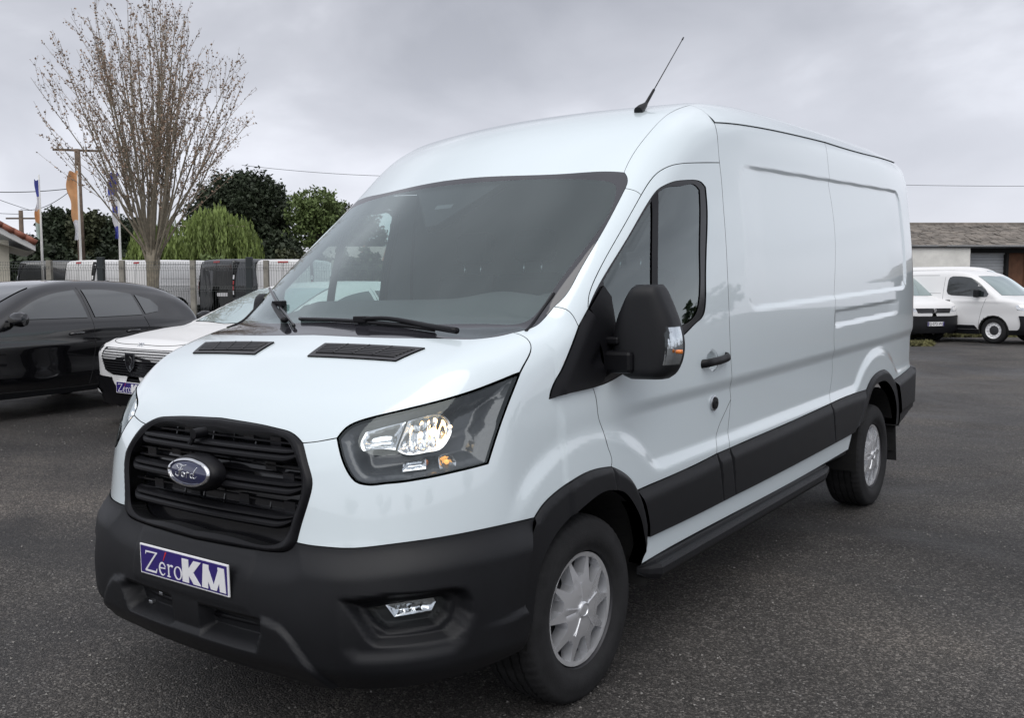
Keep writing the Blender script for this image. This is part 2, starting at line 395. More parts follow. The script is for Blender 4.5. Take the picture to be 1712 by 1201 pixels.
def panel(name, loops, proj, mats, parent, body, gap=.0017, h=.022, off=0., flange=.02, disp=None, rows=None, mirror=False, label=None, pick=None, geo_n=False, kind=None, fidx=1):
    P3 = np.vstack(loops); L2 = [proj.to2(np.asarray(l)) for l in loops]
    L2 = [inset(l, gap if i == 0 else -gap) for i, l in enumerate(L2)]
    lo, hi = L2[0].min(0), L2[0].max(0)
    gx = np.arange(lo[0] + h * .31, hi[0], h if isinstance(proj, Planar) else h / 1.0); gy = np.arange(lo[1] + h * .37, hi[1], h) if rows is None else rows(lo[1], hi[1])
    if len(gx) < 2: gx = np.linspace(lo[0], hi[0], 4)[1:-1]
    if len(gy) < 2: gy = np.linspace(lo[1], hi[1], 4)[1:-1]
    X, T, lp = triang(L2, gx, gy)
    O, D, far = proj.rays(X, P3); P = cast(body, O, D, 0, far)
    bad = np.isnan(P[:, 0])
    if bad.any():
        T = T[~bad[T].any(1)]; P[bad] = 0
    n = normal(body, P); o = off + (disp(P, X) if disp is not None else 0)
    P = P + n * (o[:, None] if np.ndim(o) else o)
    if geo_n:
        fn = np.cross(P[T[:, 1]] - P[T[:, 0]], P[T[:, 2]] - P[T[:, 0]]); vn = np.zeros_like(P)
        for k in range(3): np.add.at(vn, T[:, k], fn)
        vn /= np.linalg.norm(vn, axis=1, keepdims=True) + 1e-12
    else: vn = n
    # orient triangles outwards
    fn = np.cross(P[T[:, 1]] - P[T[:, 0]], P[T[:, 2]] - P[T[:, 0]])
    T = np.where(((fn * vn[T[:, 0]]).sum(1) < 0)[:, None], T[:, ::-1], T)
    if geo_n and ((fn * n[T[:, 0]]).sum() < 0): vn = -vn; T = T[:, ::-1]
    V = [P]; NN = [vn]; Fc = [tuple(t) for t in T]; fm = [0] * len(T)
    if pick is not None: fm = list(np.asarray(pick(P[T].mean(1)), int))
    if flange:
        b = len(P)
        for l in lp:
            l = [i for i in l if not bad[i]]; k = len(l); q = P[l]; nq = vn[l]; tg = np.roll(q, -1, 0) - np.roll(q, 1, 0); sd = np.cross(tg, nq); sd /= np.linalg.norm(sd, axis=1, keepdims=True) + 1e-12
            V += [q, q - n[l] * flange]; NN += [sd, sd]
            Fc += [(b + i, b + (i + 1) % k, b + k + (i + 1) % k, b + k + i) for i in range(k)]; fm += [fidx] * k; b += 2 * k
    V = np.vstack(V); NN = np.vstack(NN)
    mats = list(mats) if isinstance(mats, (list, tuple)) else [mats, 'gap']
    ob = link(name, mesh_from(V, Fc, mats, fm, True, NN, name), parent, label, kind)
    if mirror:
        V2 = V * [-1, 1, 1]; N2 = NN * [-1, 1, 1]
        link(name, mesh_from(V2, [f[::-1] for f in Fc], mats, fm, True, N2, name), parent, label, kind)
    return ob
EDGE={
'wsb':[(0,-424,1397),(391,-421,1391),(678,-379,1388),(768,-356,1388),(819,-307,1394),(844,-242,1405)],
'wsc':[(844,-242,1405),(860,-184,1414),(870,-141,1425),(874,-90,1451),(881,-36,1492)],
'wsp':[(881,-36,1492),(891,5,1519),(889,114,1608),(881,283,1750),(854,548,1970)],
'wstc':[(854,548,1970),(846,583,2004),(829,604,2029),(811,615,2047)],
'wst':[(811,615,2047),(778,607,2052),(576,540,2057),(290,488,2068),(0,476,2078)],
'hs':[(844,-242,1405),(886,-235,1391),(910,-237,1375),(925,-247,1357),(935,-269,1333),(942,-308,1303),(947,-344,1273)],
'hlt':[(947,-344,1273),(933,-427,1257),(895,-562,1227),(801,-706,1192),(726,-761,1172),(661,-797,1154),(629,-815,1143),(605,-832,1128),(593,-848,1109),(587,-860,1093)],
'hlr':[(947,-344,1273),(952,-380,1233),(955,-412,1196),(957,-445,1154),(958,-474,1113),(958,-495,1080),(958,-516,1045),(958,-546,993)],
'hlb':[(958,-546,993),(936,-616,986),(911,-675,980),(881,-728,973),(851,-770,968),(807,-814,962),(771,-841,959),(740,-860,955),(713,-873,957),(692,-881,963),(675,-885,976),(656,-886,997),(636,-884,1025),(611,-874,1060),(587,-860,1093)],
'hf':[(587,-860,1093),(548,-872,1085),(503,-884,1077),(457,-892,1071)],
'grt':[(0,-874,1122),(105,-876,1119),(238,-877,1114),(333,-878,1106),(377,-879,1101),(405,-882,1094),(430,-886,1084),(457,-892,1071)],
'grs':[(457,-892,1071),(482,-905,1044),(514,-919,1000),(538,-928,953),(535,-937,912),(525,-945,873),(508,-956,815),(497,-967,761)],
'grb':[(497,-967,761),(485,-972,743),(461,-978,729),(416,-985,721),(356,-991,718),(211,-1001,714),(0,-1006,710)],
'bl':[(497,-967,761),(543,-959,758),(599,-947,758),(651,-931,758),(699,-912,760),(759,-880,767),(812,-841,774),(898,-741,782),(960,-607,786),(987,-483,784),(994,-347,776)],
'ao1':[(994,-347,776),(994,-302,807),(994,-247,830),(995,-153,855),(1001,-42,876),(1000,63,878),(1000,159,869)],
'ao2':[(1000,159,869),(1001,221,844),(1002,284,810),(1002,326,776),(1002,354,741)],
'ao3':[(1002,354,741),(1001,384,696),(999,415,635),(997,434,576),(994,437,530)],
'ao4':[(994,437,530),(992,440,499),(990,428,464),(987,397,421)],
'fs':[(1000,159,869),(1000,165,882),(998,144,943),(991,118,1015),(991,85,1077),(990,75,1139),(988,55,1186)],
'tb':[(988,55,1186),(986,-30,1183),(984,-106,1181),(975,-163,1175),(973,-211,1171)],
'tl':[(973,-211,1171),(972,-206,1184),(976,-150,1255),(975,-88,1322),(963,2,1417)],
'fp':[(963,2,1417),(950,-2,1446),(937,-6,1466),(923,-12,1479),(908,-21,1486),(881,-36,1492)],
'tl2':[(963,2,1417),(959,76,1479)],
'ts':[(959,76,1479),(967,96,1449),(972,108,1415),(978,101,1370),(983,118,1323),(986,124,1266),(988,102,1218),(988,55,1186)],
'dt1':[(959,76,1479),(949,98,1523),(943,126,1557),(938,168,1598),(933,241,1663),(924,398,1792),(911,582,1941)],
'dt2':[(911,582,1941),(909,682,2018),(913,723,2044),(919,761,2062),(928,811,2080),(939,875,2094),(950,1001,2109),(963,1245,2131)],
'ps':[(911,582,1941),(898,576,1954),(881,565,1963),(854,548,1970)],
'bs1':[(963,1245,2131),(973,1243,2052),(986,1233,1939),(997,1226,1827),(1011,1218,1631),(1018,1221,1435),(1017,1240,1208),(994,1289,1008)],
'bs0':[(963,1245,2131),(949,1258,2236),(922,1280,2326)],
'db':[(994,1289,1008),(993,1223,952),(992,1164,902),(994,1120,843),(1007,1096,775)],
'sb':[(994,1289,1008),(994,1254,847),(1008,1236,779)],
'mt1':[(1002,354,741),(1003,452,745),(1004,565,748),(1005,689,752),(1006,891,761),(1007,1096,775)],
'mt2':[(1007,1096,775),(1008,1236,779)],
'mt3':[(1008,1236,779),(1008,1532,789),(1008,1853,798),(1009,2259,812),(1008,2702,830)],
'mt4':[(1008,2702,830),(1008,2895,838),(1008,3072,842),(1009,3254,843),(1009,3424,841)],
'ar':[(1009,3424,841),(1010,3488,883),(1010,3581,919),(1011,3720,940),(1011,3867,936),(1010,3993,895),(1008,4079,845)],
'rbt':[(1008,4079,845),(1001,4294,860),(991,4487,875),(969,4720,892)],
'rs':[(910,2877,2411),(961,2812,2213),(980,2834,1963),(1003,2803,1673),(1021,2751,1422),(1019,2737,1207),(996,2777,1022),(1008,2702,830)],
'gu1':[(922,1280,2326),(929,1441,2341),(928,1740,2362),(920,2269,2389),(910,2877,2411)],
'gu2':[(910,2877,2411),(910,3126,2412),(903,3789,2427),(867,4439,2453),(835,4720,2465)],
'mb1':[(994,437,530),(995,592,531),(997,815,533),(999,1150,540)],
'mb2':[(999,1150,540),(999,1286,543)],
'mb3':[(999,1286,543),(1000,1474,546),(1001,2140,561),(1001,2769,580)],
'mb4':[(1001,2769,580),(1002,3156,593)],
'slb':[(987,397,421),(990,601,432),(992,824,439),(995,1485,449),(995,2154,460),(997,3087,491)],
'wn':[(959,76,1479),(956,112,1516),(950,210,1602),(944,410,1758),(934,634,1935),(935,686,1969),(941,746,1993),(946,802,2009),(951,862,2019),(955,928,2026),(962,1017,2030),(965,1053,2023),(970,1081,2004),(980,1074,1919),(995,1036,1766),(1007,997,1577),(1011,985,1480),(1012,967,1435),(1012,945,1415),(1011,904,1399),(1008,774,1346),(1003,595,1305),(998,424,1260),(992,265,1218),(990,155,1195),(988,55,1186)],
'gl':[(954,204,1586),(947,405,1745),(938,615,1909),(939,689,1958),(946,764,1985),(956,886,1999),(964,1005,2006),(968,1030,1990),(977,1018,1916),(997,969,1711),(1008,935,1498),(1009,914,1453),(1006,755,1383),(1002,598,1340),(996,403,1288),(989,198,1256),(985,194,1330),(977,197,1422),(966,195,1514)],
'bar':[(935,632,1930),(936,688,1966),(982,595,1630),(1001,552,1320),(999,503,1306),(978,549,1630)],
'ai':[(1004,-132,745),(1004,-29,773),(1002,101,789),(1002,213,763),(1000,307,690),(998,363,617),(994,397,534),(989,414,455)],
'air':[(1009,3616,830),(1009,3727,861),(1009,3873,859),(1008,4002,792),(1002,4123,649),(994,4188,509)],
'fogo':[(704,-943,599),(825,-862,622),(927,-718,624),(942,-687,609),(949,-672,583),(948,-675,543),(939,-696,497),(923,-731,469),(887,-798,469),(786,-904,472),(771,-914,482),(745,-929,530)],
'fogi':[(746,-925,577),(840,-852,593),(920,-737,596),(928,-723,580),(925,-731,537),(907,-766,508),(808,-889,503),(779,-909,526)],
'fogl':[(803,-887,582),(865,-825,588),(909,-759,587),(914,-751,572),(907,-766,546),(827,-870,542)],
'lg':[(0,-1037,510),(386,-1021,501),(395,-1020,476),(364,-1018,413),(254,-1025,412),(0,-1032,413)],
'ridge':[(397,-1020,516),(481,-1010,501),(523,-1003,472),(603,-976,380)],
'ledge':[(981,-432,492),(958,-636,478)],
'gri':[(0,-896,1093),(195,-895,1090),(353,-892,1084),(396,-899,1069),(453,-919,1022),(493,-933,965),(499,-940,930),(474,-959,834),(443,-973,764),(404,-981,745),(236,-994,743),(0,-1000,740)],
'refl':[(665,-820,1124),(693,-805,1133),(724,-787,1142),(788,-744,1158),(828,-703,1169),(850,-676,1173),(872,-652,1165),(889,-640,1142),(898,-639,1117),(897,-658,1083),(886,-690,1056),(867,-720,1052),(805,-788,1052),(787,-799,1060),(768,-809,1066),(735,-826,1069),(683,-852,1063),(668,-849,1078)],
'refl2':[(788,-744,1158),(828,-703,1169),(850,-676,1173),(872,-652,1165),(889,-640,1142),(898,-639,1117),(897,-658,1083),(886,-690,1056),(867,-720,1052),(805,-788,1052),(787,-797,1063)],
'refl1':[(665,-820,1124),(693,-805,1133),(724,-787,1142),(783,-747,1156),(783,-800,1064),(768,-809,1067),(735,-826,1069),(683,-852,1063),(668,-849,1078)],
'ind1':[(811,-791,1028),(863,-733,1032),(867,-739,1000),(813,-800,996)],
'ind2':[(886,-699,1034),(899,-674,1039),(911,-653,1033),(919,-645,1011),(919,-655,987),(893,-701,997)],
'vent':[(150,-504,1367),(634,-480,1357),(587,-577,1319),(155,-595,1326)],
'handle':[(1013,951,1221),(1012,946,1195),(1015,1098,1191),(1016,1181,1212),(1017,1186,1240)],
'cup':[(1015,1041,1266),(1014,992,1248),(1013,981,1219),(1013,1006,1184),(1013,1043,1165),(1014,1086,1178),(1015,1104,1210),(1016,1084,1244)],
'lock':[(993,1091,1012)],
'antb':[(643,1043,2380),(667,1080,2390)],
'barch':[(994,-347,776),(994,-380,734),(992,-414,669),(988,-435,592),(981,-439,494),(974,-426,410)],
'bbot':[(307,-1018,386),(568,-987,394),(870,-812,393)],
'wsi':[(0,-309,1443),(491,-263,1434),(728,-189,1432),(803,-157,1433),(828,-120,1446),(838,-79,1473),(842,31,1562),(827,521,1964),(812,541,1986),(787,549,2001),(754,547,2010),(709,538,2017),(284,459,2045),(0,443,2049)],
'aif':[(975,-365,413),(982,-358,496),(991,-323,615),(995,-253,690),(1004,-132,745),(1004,-29,773),(1002,101,789),(1002,172,776)],
'aib':[(1002,172,776),(1002,213,763),(1000,307,690),(998,363,617),(994,397,534),(989,414,455),(987,397,421)],
'aro':[(1002,3156,593),(1005,3258,670),(1007,3327,740),(1009,3424,841)],
'aro2':[(1008,4079,845),(1006,4135,800),(1002,4201,706),(996,4242,590),(992,4229,494)],
'ari':[(1004,3377,655),(1006,3384,702),(1008,3431,760),(1009,3505,829),(1010,3655,867),(1010,3813,865),(1008,3977,803),(1004,4095,713),(999,4152,588),(995,4136,507)],
'rbb':[(994,4163,503),(987,4413,542),(979,4561,570)],
'fogs':[(704,-943,599),(942,-687,609),(950,-669,541),(936,-700,464),(921,-730,439),(732,-934,434),(714,-946,461)],
'wb1':[(-237,-289,1446),(-6,-310,1443),(204,-315,1434),(396,-316,1421),(553,-333,1408)],
'wa1':[(180,-317,1434),(259,-304,1436),(426,-316,1419),(593,-353,1401),(688,-364,1392)],
'wb2':[(-852,57,1580),(-582,-122,1518),(-382,-242,1462),(-206,-349,1419)],
'wa2':[(-554,-156,1497),(-414,-242,1457),(-291,-319,1427)],
'wlight':[(864,-694,1116),(893,-642,1127),(904,-674,1016)],
'plate':[(-334,-1008,648),(208,-1014,651),(219,-1030,554),(-307,-1026,546)],
'sens':[(-273,487,2070),(279,466,2051),(100,209,1860),(39,197,1853)],
'bs00':[(922,1280,2326),(905,1275,2350),(885,1275,2372),(860,1275,2393),(830,1275,2411),(800,1275,2423)],
'cap':[(811,615,2047),(807,637,2067),(801,722,2142),(806,850,2241),(806,937,2297),(803,1029,2344),(800,1275,2423)],
'mil':[(1076,220,1211),(1034,220,1232),(995,220,1282),(996,220,1340),(1005,220,1375),(1025,220,1467),(1050,220,1535),(1081,220,1562)],
'mir':[(1186,220,1215),(1243,220,1226),(1280,220,1279),(1276,220,1345),(1265,220,1411),(1248,220,1466),(1234,220,1522),(1207,220,1555)],
}
# ------------------------------------------------------------------ the white panel van
VB = van_body
van = empty('panel_van', 'large white panel van with black bumpers and side mouldings parked in the centre', 'van')
_Q = Matrix(((0.99983369, -0.00182274, -0.01814554), (0.00157459, 0.99990518, -0.01368042), (0.01816876, 0.01364957, 0.99974176)))
van.matrix_world = Matrix.Translation((0.02348, 0.01659, -0.01155)) @ _Q.to_4x4()      # the yard slopes gently here
def pt(x, y, z): return np.array([[x, y, z]], float)
def down(x, y): return cast(VB, np.array([[x, y, 3.2]]), np.array([[0, 0, -1.]]), 0, 3)[0]
def seg(*ps): return np.array(ps, float)
WH = ['white', 'gap']
# --- front end
panel('bonnet', [sym(chain('wsb', 'hs', 'hlt', 'hf', '-grt'))], Planar((0, -.5, .87)), WH, van, VB, h=.022)
panel('front_wing', [chain('hf', 'grs', 'bl', 'ao1', 'fs', 'tb', 'tl', 'fp', '-wsc', 'hs', 'hlr', 'hlb')], Planar((.72, -.62, .25)), WH, van, VB, h=.018, mirror=True)
# --- cab
panel('windscreen_pillar', [chain('-fp', 'tl2', 'dt1', 'ps', '-wsp')], Planar((.72, -.5, .48)), WH, van, VB, h=.018, mirror=True)
panel('cab_roof_side', [chain('cap', '-bs00', '-bs0', '-dt2', 'ps', 'wstc')], Planar((.78, -.25, .58)), WH, van, VB, mirror=True)
ring = sym(chain('wsb', 'wsc', 'wsp', 'wstc', 'wst')); ins = sym(chain('wsi'))
ws = panel('windscreen', [ins], Planar((0, -.65, .76)), ['glass', 'gap'], van, VB, gap=0, flange=0, h=.05)
panel('windscreen_border', [ring, ins], Planar((0, -.65, .76)), ['frit', 'gap'], ws, VB, gap=.0, flange=.008, h=.03)
panel('windscreen_seal', [ring, inset(ring[:, :2], .012)[:, [0, 1, 1]] * [1, 1, 0] + 0], Planar((0, -.65, .76)), 'gap', ws, VB) if False else None
# sensor block behind the glass
E_ = lambda k: np.array(EDGE[k], float) / 1000
panel('sensor_shroud', [E_('sens')], Planar((0, -.65, .76)), ['plastic2', 'gap'], ws, VB, gap=0, off=-.012, flange=.03, h=.05)
sb = MB(); sb.box((.045, .335, 1.925), (.10, .03, .035), R=np.array(Matrix.Rotation(math.radians(40), 3, 'X'))); sb.obj('sensor_lens', ['lamp_grey'], ws)
# --- door
E_ = lambda k: np.array(EDGE[k], float) / 1000
CUP = dens(np.vstack([E_('cup'), E_('cup')[:1]]), .01, 80)[:-1]
door = panel('front_door', [chain('dt1', 'dt2', 'bs1', 'db', '-mt1', '-ao2', 'fs', '-wn'), CUP], Planar((1, 0, 0)), WH, van, VB, mirror=False, h=.02,
    rows=lambda a, b: np.r_[np.arange(a + .01, .75, .02), np.arange(.75, 1.2, .0105), np.arange(1.2, b, .022)])
_rdoor = panel('front_door', [chain('dt1', 'dt2', 'bs1', 'db', '-mt1', '-ao2', 'fs', '-wn') * [-1, 1, 1]], Planar((-1, 0, 0)), WH, van, VB, h=.03)
for sgn, dr in ((1, door), (-1, _rdoor)):
    W3 = chain('wn', '-ts') * [sgn, 1, 1]; G3 = chain('gl', step=.02) * [sgn, 1, 1]; pj = Planar((sgn, 0, 0))
    panel('window_seal', [W3, G3], pj, ['gloss', 'gap'], dr, VB, gap=0, off=-.004, flange=.02, h=.02)
    panel('window_glass', [G3], pj, ['glass_side', 'gap'], dr, VB, gap=-.002, off=-.008, flange=0, h=.06)
    panel('window_bar', [dens(np.vstack([E_('bar'), E_('bar')[:1]]), .03)[:-1] * [sgn, 1, 1]], pj, ['plastic2', 'gap'], dr, VB, gap=0, off=-.003, flange=.012, h=.02)
# black sail panel ahead of the door window
panel('sail_trim', [chain('tb', 'tl', 'tl2', 'ts')], Planar((.95, -.3, 0)), ['plastic2', 'gap'], van, VB, gap=.002, h=.012, geo_n=True, mirror=True, flange=.03,
    disp=lambda P, X: .004 + .012 * sstep(0, .035, pdist(P[:, 1:], chain('tl', 'tl2')[:, 1:], False)) - .016 * sstep(.11, .15, pdist(P[:, 1:], chain('tl', 'tl2')[:, 1:], False)) * sstep(1.25, 1.29, P[:, 2]) * (1 - sstep(1.36, 1.40, P[:, 2])))
panel('mirror_base', [chain('-ts') if False else np.vstack([dens(E_('ts')), seg(E_('ts')[-1] + [0, .07, .012], E_('ts')[-1] + [.0, .12, .10], E_('ts')[0] + [0, .165, -.10], E_('ts')[0] + [0, .15, .045], E_('ts')[0] + [0, .11, .09])])], Planar((1, 0, 0)), ['plastic2', 'gap'], door, VB, gap=.003, off=.008, flange=.03, h=.02, mirror=True)
# door handle, its cup, lock barrel
cup = panel('handle_cup', [CUP], Planar((1, 0, 0)), ['white', 'gap'], door, VB, gap=-.003, h=.008, geo_n=True, flange=0, off=-.0005,
    disp=lambda P, X: -.030 * sstep(.002, .035, pdist(P[:, 1:], E_('cup')[:, 1:])))
hb = MB(); hp = [(1.006, .935, 1.205), (1.032, .955, 1.209), (1.040, 1.00, 1.212), (1.042, 1.07, 1.214), (1.040, 1.13, 1.218), (1.034, 1.172, 1.223), (1.006, 1.19, 1.228)]
hb.tube(dens(hp, .008), .019, 12, squash=.62); hb.obj('door_handle', ['plastic2'], door, True, auto=50)
_lk = E_('lock')[0]
lb = MB(); lb.lathe([(-.004, .0), (-.004, .034), (.006, .036), (.008, .030)], 24, c=_lk + [.002, 0, 0], mi=1); lb.lathe([(.006, .030), (.014, .027), (.016, .010), (.013, .008), (.013, 0)], 24, c=_lk + [.002, 0, 0])
lb.obj('lock_barrel', ['plastic2', 'drop'], door, True, auto=40)
# --- body sides
frows = lambda a, b: np.r_[np.arange(a + .01, .78, .025), np.arange(.78, 1.22, .011), np.arange(1.22, 1.52, .011), np.arange(1.52, 2.08, .04), np.arange(2.08, 2.26, .011), np.arange(2.26, b, .02)]
GUT = chain('gu1', 'gu2')
p_r = np.array([down(x, y) for x, y in zip(np.linspace(.80, .74, 60), np.linspace(1.275, 4.72, 60))])
for sgn in (1, -1):
    S = np.array([sgn, 1, 1]); fine = sgn == 1
    panel('side_panel', [chain('gu1', 'rs', '-mt3', '-sb', '-bs1', 'bs0') * S], Planar((sgn, 0, 0)), WH, van, VB, h=.03 if fine else .06, rows=frows if fine else None)
    q0, q1 = chain('gu2')[-1], chain('rbt')[-1]; ql = np.linspace(q0, q1, 60); ql[:, 0] = 1.6; ql = cast(VB, ql, np.tile([-1., 0, 0], (60, 1)), 0, 1.5); ql[0], ql[-1] = q0, q1
    panel('rear_quarter_panel', [np.vstack([chain('gu2'), ql[1:-1], chain('-rbt', '-ar', '-mt4', '-rs')]) * S], Planar((sgn, 0, 0)), WH, van, VB, h=.022 if fine else .06, rows=frows if fine else None)
    panel('roof_rail', [np.vstack([p_r, seg(*np.linspace(p_r[-1], q0, 6)[1:-1]), chain('-gu2', '-gu1', 'bs00')[:-1]]) * S], Planar((sgn * .7, 0, .7)), WH, van, VB, gap=.0, h=.02, geo_n=True, disp=lambda P, X: .006 * (1 - sstep(.0, .05, pdist(P[:, 1:], GUT[:, 1:], False))))
    # rounded rear corner up to the back doors
    c0 = np.array([.55, 4.90, q1[2]]); c1 = np.array([.55, 4.88, 2.30]); c2 = np.array([.50, 4.80, 2.50])
    panel('rear_corner', [np.vstack([ql[::-1], np.linspace(q0, p_r[-1], 6)[1:], np.linspace(p_r[-1], c2, 12)[1:], np.linspace(c2, c1, 10)[1:], np.linspace(c1, c0, 30)[1:], np.linspace(c0, q1, 20)[1:-1]]) * S], Planar((sgn * .62, .74, .22)), WH, van, VB, gap=.0, h=.03)
panel('rear_door', [seg((-.55, 4.9, .86), (.55, 4.9, .86), (.55, 4.88, 2.30), (.48, 4.8, 2.46), (-.48, 4.8, 2.46), (-.55, 4.88, 2.30))], Planar((0, 1, 0)), WH, van, VB, gap=.003, h=.1)
rp = p_r[:, :].copy()
panel('roof', [sym(np.vstack([chain('-wst', 'cap')[:-1], rp, seg((0, 4.72, 2.54))]))], Planar((0, -.22, .97)), WH, van, VB, gap=.0, h=.045)
panel('roof_edge', [np.vstack([np.linspace((-.74, 4.72, 2.5), (.74, 4.72, 2.5), 30), seg((.48, 4.82, 2.48), (-.48, 4.82, 2.48))])], Planar((0, .4, .92)), WH, van, VB, gap=0, h=.05)
# sliver of body side between the door edge and the side panel
panel('door_post', [chain('db', 'mt2', '-sb')], Planar((1, 0, 0)), WH, van, VB, h=.012)
panel('door_post', [chain('db', 'mt2', '-sb') * [-1, 1, 1]], Planar((-1, 0, 0)), WH, van, VB, h=.02)
# --- sill, mouldings, arch trims
for sgn in (1, -1):
    S = np.array([sgn, 1, 1]); pj = Planar((sgn, 0, 0))
    panel('sill', [chain('ao4', 'slb', '-mb4', '-mb3', '-mb2', '-mb1') * S], pj, WH, van, VB, h=.03, flange=.03)
    mt = chain('mt1', 'mt2', 'mt3', 'mt4')
    md = lambda P, X: .003 + .016 * sstep(0, .055, pdist(P[:, 1:], mt[:, 1:], False))
    kw = dict(gap=.0022, h=.014, flange=.03, disp=md, geo_n=True)
    mdo = panel('door_moulding', [chain('mt1', '-mb1', '-ao3') * S], pj, ['plastic', 'gap'], door if sgn == 1 else _rdoor, VB, **kw)
    panel('pillar_moulding', [chain('mt2', '-mb2') * S], pj, ['plastic', 'gap'], van, VB, **kw)
    panel('side_moulding', [chain('mt3', '-mb3') * S], pj, ['plastic', 'gap'], van, VB, **kw)
    panel('rear_moulding', [chain('mt4', '-aro', '-mb4') * S], pj, ['plastic', 'gap'], van, VB, **kw)
    a1, a2, a3 = chain('ao1'), chain('ao2', 'ao3', 'ao4'), chain('aro', 'ar', 'aro2')
    ad = lambda q: (lambda P, X: .004 + .014 * sstep(0, .018, pdist(P[:, 1:], q[:, 1:], False)))
    panel('arch_trim', [np.vstack([chain('-barch'), a1[1:], chain('-aif')]) * S], pj, ['plastic', 'gap'], van, VB, gap=.001, h=.012, flange=.06, disp=ad(a1), geo_n=True, fidx=0)
    panel('arch_trim', [np.vstack([a2, chain('-aib')]) * S], pj, ['plastic', 'gap'], van, VB, gap=.002, h=.012, flange=.06, disp=ad(a2), geo_n=True, fidx=0)
    panel('arch_trim', [np.vstack([a3, chain('-ari')]) * S], pj, ['plastic', 'gap'], van, VB, gap=.001, h=.012, flange=.08, disp=ad(a3), geo_n=True, fidx=0)
    rb = chain('rbt'); x1 = rb[-1]
    panel('rear_bumper', [np.vstack([rb, seg(x1 + [-.10, .13, .004]), seg(x1 + [-.10, .13, -.20]), seg(x1 + [-.07, .06, -.33]), E_('rbb')[::-1] + [0, .0, 0], chain('-aro2')]) * S], Planar((sgn * .95, .3, 0)), ['plastic', 'gap'], van, VB, gap=.001, h=.014, flange=.05, geo_n=True,
        disp=lambda P, X: .004 + .030 * sstep(0, .045, pdist(P[:, 1:], rb[:, 1:], False)) - .012 * sstep(.60, .585, P[:, 2] - .05 * (P[:, 1] - 4.2)))
    # wheel-arch liners and step
    for yc, r in ((.03, .425), (3.74, .45)):
        l = MB(); n = 28; V = []
        for i in range(n + 1):
            a = math.radians(-8 + 196 * i / n); c = (yc + r * math.cos(a), max(.17, .375 + r * math.sin(a)))
            V += [(sgn * .985, *c), (sgn * .58, *c)]
        l.add(V, [(2 * i, 2 * i + 1, 2 * i + 3, 2 * i + 2) for i in range(n)]); l.add([V[2 * i + 1] for i in range(n + 1)], [tuple(range(n + 1))])
        l.obj('wheel_arch_liner', ['liner'], van, False)
    st = MB(); pr = [(.955, .445), (.992, .447), (1.004, .441), (1.006, .430), (1.018, .428), (1.030, .424), (1.036, .412), (1.036, .385), (1.020, .362), (.955, .362)]
    ys = [.425, .45, .50, 2.55, 2.70, 2.76]; sc = [.0, .55, 1, 1, .6, 0]; V = []
    for y, s_ in zip(ys, sc):
        for x, z in pr: V.append((sgn * (.955 + (x - .955) * s_), y, .41 + (z - .41) * (.35 + .65 * s_) + .022 * (y - 1.3) * .95 - .004))
    k = len(pr); st.add(V, [(i * k + j, i * k + (j + 1) % k, (i + 1) * k + (j + 1) % k, (i + 1) * k + j) for i in range(len(ys) - 1) for j in range(k)])
    st.obj('side_step', ['plastic'], van, False)
    mf = MB(); mf.box((sgn * .90, 4.19, .44), (.20, .012, .40), R=np.array(Matrix.Rotation(math.radians(6), 3, 'X'))); mf.obj('mudflap', ['rubber'], van)
# --- bumper
TOPB = chain('-grb', 'bl'); BOT = seg((.962, -.43, .345), (.95, -.56, .335), (.90, -.76, .325), (.80, -.89, .315), (.60, -.985, .305), (.3, -1.02, .30), (0, -1.03, .30))
BR = Round(.1)
_tb2 = BR.to2(TOPB)
def P2(k, s=1): q = BR.to2(E_(k)); return q
_fogo, _fogi, _fogs, _lg = P2('fogo'), P2('fogi'), P2('fogs'), P2('lg')
_lgs = np.vstack([_lg[1:-1], _lg[1:-1][::-1] * [-1, 1]])
_lip = np.vstack([BR.to2(np.array([[.254, -1.02, .412], [.364, -1.018, .413], [.395, -1.02, .476], [.397, -1.02, .516], [.481, -1.01, .501], [.523, -1.0, .472], [.603, -.976, .38], [.66, -.95, .28]])), [[0, .28]]])
_lip = np.vstack([_lip[:-1], _lip[:-1][::-1] * [-1, 1]])
_led = BR.to2(np.array([[.981, -.432, .492], [.958, -.636, .478]]))
def bump_disp(P, X):
    u = np.abs(X[:, 0]); q = np.stack([u, X[:, 1]], 1); z = X[:, 1]
    o = .003 + (.018 + .018 * sstep(.35, .6, u)) * sstep(0, .10, pdist(q, _tb2, False))
    o = o - .05 * sstep(.40, .28, z) * 1
    s = sdf(q, _fogs); o = o - .016 * sstep(.018, -.02, s)
    s = sdf(q, _fogo); o = o - .038 * sstep(.004, -.010, s)
    s = sdf(q, _fogi); o = o - .035 * sstep(.004, -.008, s)
    s = sdf(np.stack([X[:, 0], z], 1), _lgs); o = o - .055 * sstep(.003, -.008, s) * sstep(.072, .082, u)
    s = sdf(np.stack([X[:, 0], z], 1), _lip); o = o + .016 * sstep(.004, -.008, s)
    zl = np.interp(u, _led[::-1, 0], _led[::-1, 1]); o = o + .014 * sstep(.006, -.004, z - zl) * sstep(_led[1, 0] - .02, _led[0, 0], u)
    pl = np.maximum(np.abs(X[:, 0]) - .285, np.abs(z - .615) - .085); o = o + .004 * sstep(.012, -.004, pl)
    return o
bumper = panel('front_bumper', [sym(np.vstack([TOPB, chain('-barch')[::-1][1:] if False else dens(E_('barch'))[1:], dens(BOT)]))], BR, ['plastic', 'gap'], van, VB, gap=.001, h=.0092, flange=.05, disp=bump_disp, geo_n=True)
